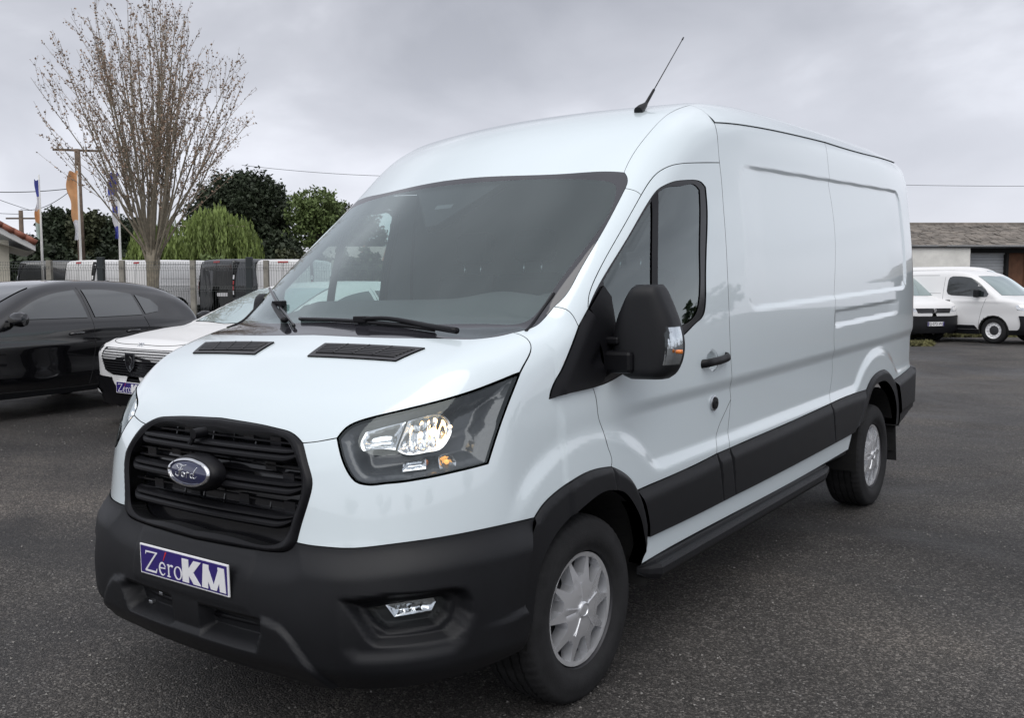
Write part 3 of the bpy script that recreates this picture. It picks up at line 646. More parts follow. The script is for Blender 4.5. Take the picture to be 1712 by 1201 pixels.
fl = panel('fog_lamp', [E_('fogl')], Planar((.6, -.8, 0)), ['reflector', 'gap'], bumper, VB, gap=0, off=-.036, flange=.0, h=.008, mirror=True, geo_n=True, disp=lambda P, X: -.012 * sstep(0, .02, pdist(P[:, 1:], E_('fogl')[:, 1:])) + .004 * np.sin(P[:, 0] * 260))
panel('fog_lamp_lens', [E_('fogi')], Planar((.6, -.8, 0)), ['lens', 'gap'], bumper, VB, gap=.004, off=-.030, flange=0, h=.03, mirror=True)
for sgn in (1, -1):
    ib = MB(); ib.tube(dens(np.array([(.10, -1.0, .462), (.24, -.99, .462), (.375, -.975, .460)]) * [sgn, 1, 1], .05), .011, 8); ib.obj('intake_bar', ['plastic2'], bumper, True)
for x, z in ((-.225, .475), (-.295, .430)):
    cb = MB(); cb.box((x, -1.0, z), (.022, .02, .014)); cb.obj('bracket_clip', ['drop'], bumper, bevel=.003)
# --- dealer plate with its lettering
pl = MB(); pl.box((0, -1.058, .617), (.52, .006, .11), mi=0); plate = pl.obj('dealer_plate', ['plate_white'], bumper, bevel=.002)
def plate_letters(parent, O, ex, ey, w=.52, h=.11):
    "indigo field, thin serif 'Zero' with a red accent, then heavy 'KM'; units of the plate height"
    s = h / 110.0
    def pr(poly, d, m, nm):
        b = MB(); b.prism([(p[0] * s - w / 2, p[1] * s - h / 2) for p in poly], d, O, ex, ey); return b.obj(nm, [m], parent)
    pr([(7, 6), (513, 6), (513, 104), (7, 104)], .0012, 'plate_blue', 'plate_field')
    def stroke(pts, wd):
        pts = np.array(pts, float); t = np.gradient(pts, axis=0); t /= np.linalg.norm(t, axis=1, keepdims=True); nn = np.stack([-t[:, 1], t[:, 0]], 1)
        wd = np.broadcast_to(wd, len(pts))[:, None] / 2; return list(map(tuple, pts + nn * wd)) + list(map(tuple, (pts - nn * wd)[::-1]))
    def poly2(parts, nm, m='plate_white', d=.0024):
        b = MB()
        for i, q in enumerate(parts):
            dd = d + .0002 * i
            b.prism([(p[0] * s - w / 2, p[1] * s - h / 2) for p in q], dd, O, ex, ey)
        b.obj(nm, [m], parent)
    def arc(cx, cy, rx, ry, a0, a1, n=22): return [(cx + rx * math.cos(math.radians(a)), cy + ry * math.sin(math.radians(a))) for a in np.linspace(a0, a1, n)]
    poly2([[(40, 89), (112, 89), (112, 85), (46, 83)], [(40, 89), (45, 89), (42, 76), (38, 76)], stroke([(108, 87), (38, 17)], 7), [(36, 20), (106, 20), (104, 14), (36, 14)], [(106, 30), (110, 30), (105, 14), (100, 16)]], 'letter')
    poly2([stroke(arc(142, 36, 18, 22, 20, 320), np.r_[np.linspace(3, 8, 11), np.linspace(8, 3, 11)]), [(125, 40), (160, 42), (160, 38), (125, 36)]], 'letter')
    poly2([stroke([(149, 66), (158, 84), (166, 98)], [2, 5, 7])], 'letter_accent', 'red')
    poly2([stroke([(180, 57), (180, 15)], 7), [(172, 58), (184, 58), (184, 54), (172, 53)], [(172, 17), (190, 17), (190, 13), (172, 13)], stroke(arc(196, 40, 14, 16, 160, 50, 12), np.linspace(3, 7, 12))], 'letter')
    poly2([stroke(arc(236, 36, 20, 22, 0, 180, 24), np.interp(np.linspace(0, 1, 24), [0, .5, 1], [8, 3, 8])), stroke(arc(236, 36, 20, 22, 180, 360, 24), np.interp(np.linspace(0, 1, 24), [0, .5, 1], [8, 3, 8]))], 'letter')
    poly2([[(262, 12), (300, 12), (300, 94), (262, 94)], [(299, 40), (299, 62), (330, 94), (372, 94), (326, 52), (368, 12), (326, 12)]], 'letter')
    poly2([[(374, 12), (408, 12), (416, 94), (384, 94)], [(408, 94), (440, 30), (440, 12), (424, 12), (400, 60)], [(472, 94), (440, 30), (440, 12), (456, 12), (482, 60)], [(474, 12), (506, 12), (500, 94), (466, 94)]], 'letter')
plate_letters(plate, (0, -1.0612, .617), (1, 0, 0), (0, 0, 1))
# --- grille, slats, badge
GO = sym(chain('grt', 'grs', 'grb')); GI = sym(chain('gri'))
pg = Planar((0, -1, .12)); gi2 = pg.to2(GI); go2 = pg.to2(GO)
grille = panel('grille_surround', [GO, GI], pg, ['plastic2', 'gap'], van, VB, gap=.001, h=.006, flange=.06, geo_n=True, fidx=0,
    disp=lambda P, X: .012 * sstep(0, .012, pdist(X, go2)) - .010 * sstep(.018, 0, pdist(X, gi2)))
panel('grille_back', [GI], pg, ['gloss', 'gap'], grille, VB, gap=-.004, off=-.065, flange=0, h=.05)
rb_ = MB()
for x in np.arange(-.42, .43, .12): rb_.box((x, -.882 + .12 * x * x, .93), (.006, .035, .32), R=np.array(Matrix.Rotation(math.radians(-14), 3, 'X')))
for z, w in ((1.06, .42), (.985, .47), (.958, .48), (.868, .48), (.84, .46)): rb_.box((0, float(YF(z)) + .075, z), (2 * w, .04, .006))
for i, (x, z) in enumerate([(-.4, .97), (-.25, .99), (.3, .985), (.4, .95), (.18, .86), (-.1, .86), (-.33, .86), (.42, .86), (-.2, 1.07), (.15, 1.07), (.3, 1.06)]): rb_.box((x, float(YF(z)) + .07, z), (.055, .03, .035))
rb_.obj('grille_rib', ['gloss'], grille, kind='stuff')
SP = [(.028, .023), (-.004, .022), (-.010, .018), (-.011, .012), (-.006, .008), (.001, .006), (-.012, .002), (-.018, -.004), (-.019, -.012), (-.014, -.019), (-.006, -.023), (.028, -.025)]
for zc, w in ((1.026, .452), (.923, .492), (.815, .455)):
    xs = np.r_[np.linspace(-w, -w + .06, 8), np.linspace(-w + .07, w - .07, 40), np.linspace(w - .06, w, 8)]; V = []
    for x in xs:
        e = max(0, (abs(x) - (w - .06)) / .06); y0 = float(YF(zc)) + .10 * x * x + .3 * x ** 6 + .012 + .02 * e * e; sc = 1 - .45 * e * e
        V += [(x, y0 + dy * 1.0, zc + dz * sc + .012 * e * e) for dy, dz in SP]
    k = len(SP); b = MB(); b.add(V, [(i * k + j, (i + 1) * k + j, (i + 1) * k + j + 1, i * k + j + 1) for i in range(len(xs) - 1) for j in range(k - 1)])
    b.add([V[j] for j in range(k)], [tuple(range(k))]); b.add([V[-k + j] for j in range(k)], [tuple(range(k - 1, -1, -1))])
    b.obj('grille_slat', ['plastic2'], grille, True, auto=35)
BC = np.array([0, -1.012, .948]); BT = np.array(Matrix.Rotation(math.radians(-8), 3, 'X'))
def bl_(a, b_, c): return BC + BT @ np.array([a, b_, c])
pb = MB(); ov = lambda rx, rz, y, n=48: [bl_(rx * math.cos(2 * math.pi * i / n), y, rz * math.sin(2 * math.pi * i / n)) for i in range(n)]
rings = [(.138, .066, .050), (.137, .064, .022), (.132, .058, .006), (.126, .0525, -.001), (.120, .050, -.002)]
V = sum([ov(a, b_, y) for a, b_, y in rings], []); n = 48
pb.add(V, [(i * n + j, i * n + (j + 1) % n, (i + 1) * n + (j + 1) % n, (i + 1) * n + j) for i in range(len(rings) - 1) for j in range(n)] + [tuple(range(4 * n, 5 * n))])
badge = pb.obj('badge_pod', ['plastic2'], grille, True, auto=60)
cb = MB(); rg = [(.121, .050, -.003), (.121, .050, -.009), (.117, .0465, -.013), (.112, .0425, -.013), (.110, .041, -.008)]
V = sum([ov(a, b_, y) for a, b_, y in rg], []); cb.add(V, [(i * n + j, i * n + (j + 1) % n, (i + 1) * n + (j + 1) % n, (i + 1) * n + j) for i in range(len(rg) - 1) for j in range(n)])
cb.obj('badge_rim', ['chrome'], badge, True, auto=50)
db_ = MB(); rg = [(.1105, .0415, -.007), (.09, .034, -.0125), (.05, .019, -.0155), (.012, .005, -.0165)]
V = sum([ov(a, b_, y) for a, b_, y in rg], []); db_.add(V, [(i * n + j, i * n + (j + 1) % n, (i + 1) * n + (j + 1) % n, (i + 1) * n + j) for i in range(len(rg) - 1) for j in range(n)] + [tuple(range(3 * n, 4 * n))])
db_.obj('badge_oval', ['badge_blue'], badge, True)
def script(strokes, r, nm, y=-.017):
    b = MB()
    for st_ in strokes:
        w = None
        pts = np.array([(p[0], p[1]) for p in st_]); rr = np.array([(p[2] if len(p) > 2 else 1.) for p in st_]) * r
        P3 = np.array([bl_(px_, y + .10 * ((px_ / .11) ** 2 + (pz_ / .0415) ** 2) * .09, pz_) for px_, pz_ in pts])
        s = np.r_[0, np.cumsum(np.linalg.norm(np.diff(P3, axis=0), axis=1))]; t = np.linspace(0, s[-1], max(4, len(pts) * 5))
        if len(pts) > 2: Q = np.stack([Spl(s, P3[:, k])(t) for k in range(3)], 1)
        else: Q = P3[0] + (P3[1] - P3[0]) * (t / s[-1])[:, None]
        b.tube(Q, np.interp(t, s, rr), 6, squash=.6)
    b.obj(nm, ['chrome'], badge, True)
script([[(-.044, .010, .5), (-.055, .014, .9), (-.062, .021, 1), (-.052, .026, 1.2), (-.035, .024, 1.5), (-.018, .022, 1.3), (-.006, .026, .6)],
        [(-.026, .023, .9), (-.033, .008, 1.3), (-.040, -.008, 1.4), (-.052, -.016, 1), (-.064, -.012, .9), (-.062, -.004, .6)], [(-.046, .004, .8), (-.034, .005, 1), (-.022, .009, .6)]], .0028, 'letter')
script([[(-.012, -.002), (-.020, -.001), (-.026, -.008, 1.3), (-.021, -.016), (-.012, -.014), (-.008, -.007, 1.2), (-.013, -.001)], [(-.013, -.001, .5), (-.004, -.004, .6), (.003, -.001, .6)]], .0025, 'letter')
script([[(.003, -.001, .7), (.008, .001, 1.2), (.005, -.008, 1.2), (.002, -.017, 1)], [(.006, -.006, .8), (.012, .000, 1), (.018, -.001, 1.3)]], .0025, 'letter')
script([[(.040, -.003), (.032, -.001), (.025, -.008, 1.2), (.029, -.016), (.037, -.014), (.043, -.004)], [(.056, .022, .8), (.048, .010, 1.3), (.042, -.005, 1.4), (.041, -.014, 1), (.047, -.016, .8), (.058, -.010, .5)]], .0025, 'letter')
script([[(.101 * math.cos(a), .0365 * math.sin(a)) for a in np.linspace(0, 2 * math.pi, 33)]], .0011, 'badge_ring', -.0135)
kn = MB(); kn.lathe([(-.03, .0), (-.03, .018), (.02, .020)], 16, 'y', c=(-.05, -.93, 1.072)); kn.tube([(-.06, -.955, 1.055), (-.07, -.96, 1.035)], .010, 8); kn.obj('camera_knob', ['plastic2'], grille, True, auto=40)
# --- headlamps
HL = chain('hlt', '-hlb', '-hlr'); ph = Planar((.62, -.75, .22))
def ed(k): return dens(np.vstack([E_(k), E_(k)[:1]]), .012, 50)[:-1]
for sgn in (1, -1):
    S = np.array([sgn, 1, 1]); pj = Planar((sgn * .62, -.75, .22)); hl2 = pj.to2(HL * S)
    hl = panel('headlight', [HL * S], pj, ['lens', 'gloss'], van, VB, gap=.0055, h=.03, flange=.05)
    panel('lamp_housing', [HL * S], pj, ['lamp_grey', 'gap'], hl, VB, gap=.007, h=.009, flange=0, geo_n=True,
        disp=lambda P, X: -.006 - .022 * sstep(0, .022, pdist(X, hl2)) - .05 * sstep(.022, .06, pdist(X, hl2)) - .010 * sstep(.0, .03, P[:, 2] - 1.09 - .5 * (np.abs(P[:, 0]) - .93)) * sstep(.895, .91, np.abs(P[:, 0])))
    for k, cc in (('refl1', 0), ('refl2', 1)):
        L = ed(k) * S; l2 = pj.to2(L)
        rf = panel('reflector', [L], pj, ['reflector', 'chrome'], hl, VB, gap=.001, h=.006, flange=.006, geo_n=True,
            disp=lambda P, X: -.024 - .040 * sstep(0, .045, pdist(X, l2)) + (.004 * np.round(np.sin(X[:, 0] * 190) * 1.2) if cc else .003 * np.round(np.sin(X[:, 1] * 120))) * sstep(.008, .02, pdist(X, l2)))
    for k, m in (('ind1', 'reflector'), ('ind2', 'reflector')):
        L = ed(k) * S; l2 = pj.to2(L)
        rf = panel('indicator_reflector', [L], pj, [m, 'chrome'], hl, VB, gap=0, h=.004, flange=.004, geo_n=True,
            disp=lambda P, X: -.026 - .016 * sstep(0, .02, pdist(X, l2)) + .0016 * np.sin(X[:, 0] * 900) * np.sin(X[:, 1] * 900))
    for i, (k, r, m, dep) in enumerate(((0, .015, 'bulb', .034), (1, .008, 'bulb2', .030), (2, .009, 'amber_bulb', .030))):
        p0 = E_('wlight')[k] * S; nn = normal(VB, p0[None])[0]; b = MB(); b.lathe([(-r, 0), (-.8 * r, .6 * r), (0, r), (.8 * r, .6 * r), (r, 0)], 14, c=p0 - nn * dep); b.obj('lamp_bulb', [m], hl, True)
    c0 = (E_('wlight')[2] + [-.055, -.055, .002]) * S; nn = normal(VB, c0[None])[0]; b = MB(); b.lathe([(-.011, 0), (-.011, .010), (.011, .010), (.011, 0)], 14, c=c0 - nn * .03); b.obj('lamp_bulb', ['amber'], hl, True)
# --- bonnet vents
vt = E_('vent'); vn_ = np.cross(vt[1] - vt[0], vt[2] - vt[1]); vn_ /= np.linalg.norm(vn_); vn_ *= np.sign(vn_[2])
for sgn in (1, -1):
    S = np.array([sgn, 1, 1]); c = vt.mean(0); pv = Planar((0, -.45, .9)); O4 = dens(np.vstack([vt, vt[:1]]), .02)[:-1] * S; I4 = dens(np.vstack([c + (vt - c) * [.90, .70, .72]] * 1 + [c + (vt[:1] - c) * [.90, .70, .72]]), .02)[:-1] * S
    vent = panel('bonnet_vent', [O4, I4], pv, ['vent', 'gap'], van, VB, gap=-.001, off=.006, flange=.012, h=.012, fidx=0)
    panel('vent_back', [I4], pv, ['gap', 'gap'], vent, VB, gap=-.002, off=.0025, flange=0, h=.05)
    a, b_, c_, d_ = c + (vt - c) * [.90, .70, .72]
    for i in range(6):
        t = (i + .5) / 6; p, q = a + (d_ - a) * t, b_ + (c_ - b_) * t; m_ = MB(); n_ = 10
        line = np.array([p + (q - p) * s for s in np.linspace(0, 1, n_)]); line = cast(VB, line + [0, 0, .3], np.tile([0, 0, -1.], (n_, 1)), 0, .6) * S
        m_.tube(line + [0, 0, .0075], .0034, 5); m_.obj('vent_slat', ['vent'], vent, True)
    for t in (.25, .5, .75):
        p, q = a + (b_ - a) * t, d_ + (c_ - d_) * t; q = q - (c_ - d_) * .02; line = np.array([p + (q - p) * s for s in np.linspace(0, 1, 6)]); line = cast(VB, line + [0, 0, .3], np.tile([0, 0, -1.], (6, 1)), 0, .6) * S
        m_ = MB(); m_.tube(line + [0, 0, .011], .0026, 5); m_.obj('vent_rib', ['vent'], vent, True)
# --- wipers
def on_glass(k, h): P = dens(E_(k), .02); return P + normal(VB, P) * h
for bk, ak in (('wb1', 'wa1'), ('wb2', 'wa2')):
    b = MB(); b.tube(on_glass(ak, .026), np.linspace(.008, .012, len(on_glass(ak, .026))), 8, squash=1.3); wp = b.obj('wiper_arm', ['plastic2'], van, True)
    b = MB(); L = on_glass(bk, .012); b.tube(L, .0075, 8); b.tube(on_glass(bk, .004), .003, 6); b.obj('wiper_blade', ['gloss'], wp, True)
    cpt = L[len(L) // 2 if bk == 'wb1' else len(L) // 2]; b = MB(); b.box(cpt + [0, 0, .008], (.07, .03, .025)); b.obj('blade_clip', ['plastic2'], wp, bevel=.004)
for sgn in (1, -1):
    b = MB(); q = np.array([[.885, -.215, 1.425], [.872, -.15, 1.455], [.868, -.07, 1.51], [.872, -.01, 1.56]]) * [sgn, 1, 1]; q = cast(VB, q + np.array([sgn, -1., 1.]) * .2, np.tile([-sgn, 1., -1.], (4, 1)), 0, .6); b.tube(dens(q, .02), .006, 6); b.obj('screen_corner_trim', ['plastic2'], van, True)
# --- antenna
ab = E_('antb').mean(0); th = math.radians(44); ad_ = np.array([0, math.cos(th), math.sin(th)])
b = MB(); b.tube([ab + [0, -.035, -.006], ab + [0, -.005, .012], ab + ad_ * .035 + [0, 0, .004], ab + ad_ * .06], [.022, .020, .014, .009], 12); b.tube([ab + ad_ * .05, ab + ad_ * .17], [.0085, .0065], 10); an = b.obj('antenna_base', ['plastic2'], van, True, auto=50)
b = MB(); b.tube([ab + ad_ * .165, ab + ad_ * .61], .0026, 8); b.tube([ab + ad_ * .595, ab + ad_ * .615], .004, 8); b.obj('antenna_mast', ['gloss'], an, True)
# --- door mirrors
ml, mr_ = E_('mil'), E_('mir'); zs = np.linspace(1.208, 1.566, 26)
lx = np.poly1d(np.polyfit(ml[1:, 2], ml[1:, 0], 3))(zs); rx = np.poly1d(np.polyfit(mr_[1:, 2], mr_[1:, 0], 3))(zs) - .034
for sgn in (1, -1):
    V = []; n = 36
    for i, z in enumerate(zs):
        t = (z - 1.208) / .358; e = min(1, t / .10, (1 - t) / .13); e = math.sqrt(max(0, 1 - (1 - e) ** 2)) if e < 1 else 1
        hw = (rx[i] - lx[i]) / 2; cx_ = (rx[i] + lx[i]) / 2; dp = .085 * (.62 + .38 * e) * (1 - .12 * t)
        for j in range(n):
            a = 2 * math.pi * j / n; c, s = math.cos(a), math.sin(a); pw = .52
            X_ = cx_ + hw * (.86 + .14 * e) * math.copysign(abs(c) ** pw, c); Y_ = .235 + dp * math.copysign(abs(s) ** (.5 if s < 0 else .35), s) * (1. if s < 0 else .55) - .05 * max(0, s) * 0
            Y_ += .05 * ((X_ - 1.0) / .28)          # swept back towards the outer edge
            V.append((sgn * X_, Y_, z))
    Fc = [(i * n + j, i * n + (j + 1) % n, (i + 1) * n + (j + 1) % n, (i + 1) * n + j) for i in range(len(zs) - 1) for j in range(n)] + [tuple(range(n - 1, -1, -1)), tuple(range((len(zs) - 1) * n, len(zs) * n))]
    if sgn < 0: Fc = [f[::-1] for f in Fc]
    b = MB(); b.add(V, Fc); mi = b.obj('door_mirror', ['plastic'], van, True, auto=55)
    # indicator lamp wrapping the outer front edge
    V = []; zz = np.linspace(1.262, 1.408, 12); m_ = 14
    for z in zz:
        h_ = np.interp(z, zs, (rx - lx) / 2); cx_ = np.interp(z, zs, (rx + lx) / 2); t = (z - 1.262) / .146
        for j in range(m_):
            a = -math.pi / 2 * (1 - j / (m_ - 1)) * (.62 if t < .85 else .52) + .1 * 0; c, s = math.cos(a), math.sin(a); g = 1.02
            X_ = cx_ + (h_ + .004) * abs(c) ** .52; Y_ = .235 - (.0875) * (1 - .06 * t) * abs(s) ** .5; Y_ += .05 * ((X_ - 1.0) / .28)
            V.append((sgn * X_, Y_, z))
    Fc = [(i * m_ + j, i * m_ + j + 1, (i + 1) * m_ + j + 1, (i + 1) * m_ + j) for i in range(11) for j in range(m_ - 1)]
    if sgn < 0: Fc = [f[::-1] for f in Fc]
    ctr = np.mean(V, 0)
    b = MB(); b.add((np.array(V) - ctr) * [.97, .97, .96] + ctr + [sgn * -.002, .003, 0], Fc); b.obj('mirror_indicator', ['reflector'], mi, True)
    b = MB(); b.add(V, Fc); b.obj('indicator_lens', ['lens'], mi, True)
    b = MB(); b.lathe([(-.012, 0), (-.012, .008), (.012, .008), (.012, 0)], 10, c=(sgn * 1.262, .222, 1.315)); b.obj('indicator_bulb', ['amber'], mi, True)
    # two arms
    b = MB(); b.box((sgn * 1.015, .20, 1.275), (.17, .115, .085)); b.obj('mirror_arm', ['plastic2'], mi, bevel=.015)
    b = MB(); b.box((sgn * .99, .20, 1.355), (.10, .09, .030)); b.obj('mirror_arm', ['plastic2'], mi, bevel=.008)
# --- wheels
def wheel(parent, x, y, sgn, front):
    t = empty('wheel', None, None); t.parent = parent; t.location = (sgn * x, y, .347)
    if sgn < 0: t.rotation_euler = (0, 0, math.pi)
    prof = [(-.110, .222), (-.122, .245), (-.128, .285), (-.122, .325), (-.108, .345), (-.090, .3525)]
    for a in (-.060, -.020, .020, .060): prof += [(a - .006, .356), (a - .005, .348), (a + .005, .348), (a + .006, .356)]
    prof += [(.090, .3525), (.108, .345), (.117, .333), (.119, .322), (.127, .300), (.130, .280), (.128, .262), (.122, .245), (.116, .238), (.110, .222)]
    n = 168; V = []; Fc = []; k = len(prof)
    for j in range(n):
        q = 2 * math.pi * j / n
        for a, r in prof:
            r_ = r - (.0045 if (j % 3 == 0 and r > .338 and (abs(a) > .06 or (j % 2 == 0))) else 0)
            V.append((a, r_ * math.cos(q), max(r_ * math.sin(q), -.345)))
    for j in range(n):
        for i in range(k - 1): Fc.append((j * k + i, j * k + i + 1, ((j + 1) % n) * k + i + 1, ((j + 1) % n) * k + i))
    b = MB(); b.add(V, [f[::-1] for f in Fc]); b.obj('tyre', ['rubber'], t, True, auto=38)
    b = MB(); b.lathe([(.05, 0), (.05, .10), (.01, .15), (-.01, .205), (.10, .221), (.108, .226)], 48, mi=0); b.obj('wheel_disc', ['steel'], t, True, auto=40)
    # wheel cover: ring, ten pointed spokes round a faceted centre, with walled windows
    x0 = .096; R0 = .2145; loops = []; c = np.linspace(0, 2 * math.pi, 121)[:-1]
    loops.append(np.stack([R0 * np.cos(c), R0 * np.sin(c)], 1))
    for i in range(10):
        a0 = 2 * math.pi * (i + .5) / 10; wdt = .275; deep = .106 if i % 2 else .126
        pp = [(a0 - wdt, .196), (a0 - wdt * .45, .1985), (a0 + wdt * .45, .1985), (a0 + wdt, .196), (a0 + wdt * .80, (deep + .196) / 2), (a0 + wdt * .55, deep + .006), (a0, deep), (a0 - wdt * .55, deep + .006), (a0 - wdt * .80, (deep + .196) / 2)]
        q = np.array([(r * math.cos(a), r * math.sin(a), 0) for a, r in pp]); q = dens(np.vstack([q, q[:1]]), .010, 36)[:-1, :2]; loops.append(q)
    g = np.arange(-.22, .22, .013); X, T, lp = triang(loops, g, g)
    rr = np.hypot(X[:, 0], X[:, 1]); an_ = np.arctan2(X[:, 1], X[:, 0])
    hgt = x0 + .016 * (1 - sstep(.06, .21, rr)) + .004 * sstep(.195, .205, rr) - .0035 * (np.abs((an_ / (2 * math.pi / 5)) % 1 - .5) < .03) * (rr < .12)
    V = [(hgt[i], X[i, 0], X[i, 1]) for i in range(len(X))]; b = MB(); b.add(V, [tuple(f) for f in T])
    for li, l in enumerate(lp):
        k = len(l); A = [V[i] for i in l]
        if li == 0: B = [(x0 - .02, p[1], p[2]) for p in A]
        else:
            cc = np.mean(A, 0); B = [(x0 - .042, cc[1] + (p[1] - cc[1]) * .90, cc[2] + (p[2] - cc[2]) * .90) for p in A]
        b.add(A + B, [(i, (i + 1) % k, k + (i + 1) % k, k + i) for i in range(k)])
    cv = b.obj('wheel_cover', ['silver'], t, True, auto=28)
    b = MB(); b.lathe([(x0 + .010, .031), (x0 + .022, .029), (x0 + .024, .024), (x0 + .021, .022), (x0 + .022, 0)], 32); b.obj('hub_cap', ['silver'], cv, True, auto=35)
    for i in range(5):
        b = MB(); q = 2 * math.pi * (i + .3) / 5; b.box((x0 + .0165, .07 * math.cos(q), .07 * math.sin(q)), (.004, .07, .004), R=np.array(Matrix.Rotation(q, 3, 'X')))
        b.obj('cover_ridge', ['silver'], cv)
    b = MB()
    for i in range(5):
        q = 2 * math.pi * (i + .5) / 5; b.lathe([(.05, .012), (.088, .012), (.09, .0)], 8, c=(0, .085 * math.cos(q), .085 * math.sin(q)))
    b.obj('wheel_nut', ['steel'], t, kind='stuff')
for x, y, s_ in ((.852, 0, 1), (.852, 0, -1), (.852, 3.75, 1), (.852, 3.75, -1)): wheel(van, x, y, s_, y == 0)
# --- underbody, cab interior
b = MB(); b.box((0, 2.1, .46), (1.20, 5.6, .14)); b.box((0, 1.98, .50), (1.86, 2.55, .14)); b.box((0, -.62, .40), (1.3, .5, .12)); b.obj('underbody', ['under'], van)
b = MB()
for y in (0, 3.75): b.tube([(-.75, y, .345), (.75, y, .345)], .045, 10)
b.obj('axle', ['steel'], van, True)
b = MB(); b.prism([(-.93, -.9), (.93, -.9), (.93, .45), (.88, .72), (.72, .90), (-.72, .90), (-.88, .72), (-.93, .45)], .03, (0, 1.62, 1.5), (1, 0, 0), (0, 0, 1)); b.obj('bulkhead', ['interior2'], van)
b = MB(); b.box((0, .75, .72), (1.04, 1.75, .04)); b.obj('cab_floor', ['interior'], van)
dp = [(-.36, 1.352), (-.12, 1.43), (.10, 1.50), (.24, 1.522), (.34, 1.512), (.38, 1.46), (.38, 1.25), (.26, 1.02), (.12, .95), (-.3, .95)]
xs = np.linspace(-.86, .86, 36); V = []; k = len(dp)
for x in xs:
    hump = .030 * math.exp(-((x - .42) / .17) ** 2) - .02 * sstep(.72, .86, abs(x))
    for y, z in dp: V.append((x, y + .18 * x * x * (1 if y < .2 else .2), z + (hump if y > .05 and z > 1.3 else 0)))
b = MB(); b.add(V, [(i * k + j, i * k + (j + 1) % k, (i + 1) * k + (j + 1) % k, (i + 1) * k + j) for i in range(35) for j in range(k)]); dash = b.obj('dashboard', ['interior'], van, True, auto=35)
b = MB(); R_ = np.array(Matrix.Rotation(math.radians(-38), 3, 'X')); ring_ = [np.array([.43, .50, 1.37]) + R_ @ np.array([.195 * math.cos(a), .0, .195 * math.sin(a)]) for a in np.linspace(0, 2 * math.pi, 49)]
b.tube(ring_, .016, 10, caps=False)
for a in (0, math.pi, -math.pi / 2): b.tube([np.array([.43, .49, 1.37]), np.array([.43, .50, 1.37]) + R_ @ np.array([.19 * math.cos(a), 0, .19 * math.sin(a)])], .018, 8)
b.tube([(.43, .49, 1.37), (.43, .28, 1.24)], .035, 10); b.obj('steering_wheel', ['interior'], van, True)
for x, w in ((.43, .50), (-.19, .46), (-.62, .44)):
    s_ = MB(); s_.box((x, .95, 1.02), (w, .52, .16)); seat = s_.obj('cab_seat', ['seat'], van, bevel=.05)
    s_ = MB(); s_.box((x, 1.26, 1.34), (w, .14, .62), R=np.array(Matrix.Rotation(math.radians(-12), 3, 'X'))); s_.obj('seat_back', ['seat'], seat, bevel=.05)
    s_ = MB(); s_.box((x, 1.36, 1.80), (w * .56, .10, .18), R=np.array(Matrix.Rotation(math.radians(-10), 3, 'X'))); s_.obj('headrest', ['seat'], seat, bevel=.04)
    for dx in (-.06, .06):
        s_ = MB(); s_.tube([(x + dx, 1.325, 1.63), (x + dx, 1.345, 1.74)], .007, 8); s_.obj('headrest_post', ['drop'], seat, True)
# ------------------------------------------------------------------ the yard: positions from the camera's ground point (right, forward)
RD = np.array([math.cos(YAW), -math.sin(YAW)]); FD = np.array([math.sin(YAW), math.cos(YAW)])
def gz_rf(r, f):
    r = np.asarray(r, float); f = np.asarray(f, float)
    pl = .0228 * np.where(r > 0, 8 * np.tanh(r / 8), r * np.exp(-(r / 2.6) ** 2))
    return pl + .22 * sstep(-1.1, -3.3, r) * sstep(5.2, 8.2, f) + .38 * sstep(14, 30, f) * sstep(4, -6, r)
def gz(x, y):
    d = np.stack([np.asarray(x, float) - CAM[0], np.asarray(y, float) - CAM[1]], -1); return gz_rf(d @ RD, d @ FD)
def G(r, f, z=0.):
    p = CAM[:2] + r * RD + f * FD; return np.array([p[0], p[1], float(gz_rf(r, f)) + z])
def U(u, f, z=0.): return G((u - 856) / 1561.5 * f, f, z)               # a bearing and a distance
def zat(v, f):                                                            # height above sea of an image row at a distance
    k = (600.5 - v) / 1561.5; c, s = math.cos(PITCH), math.sin(PITCH); return CAM[2] + f * (s + k * c) / (c - k * s)
def heading(br, bf): w = br * RD + bf * FD; return math.atan2(w[1], w[0]) - math.pi / 2   # local +y points along (br, bf)

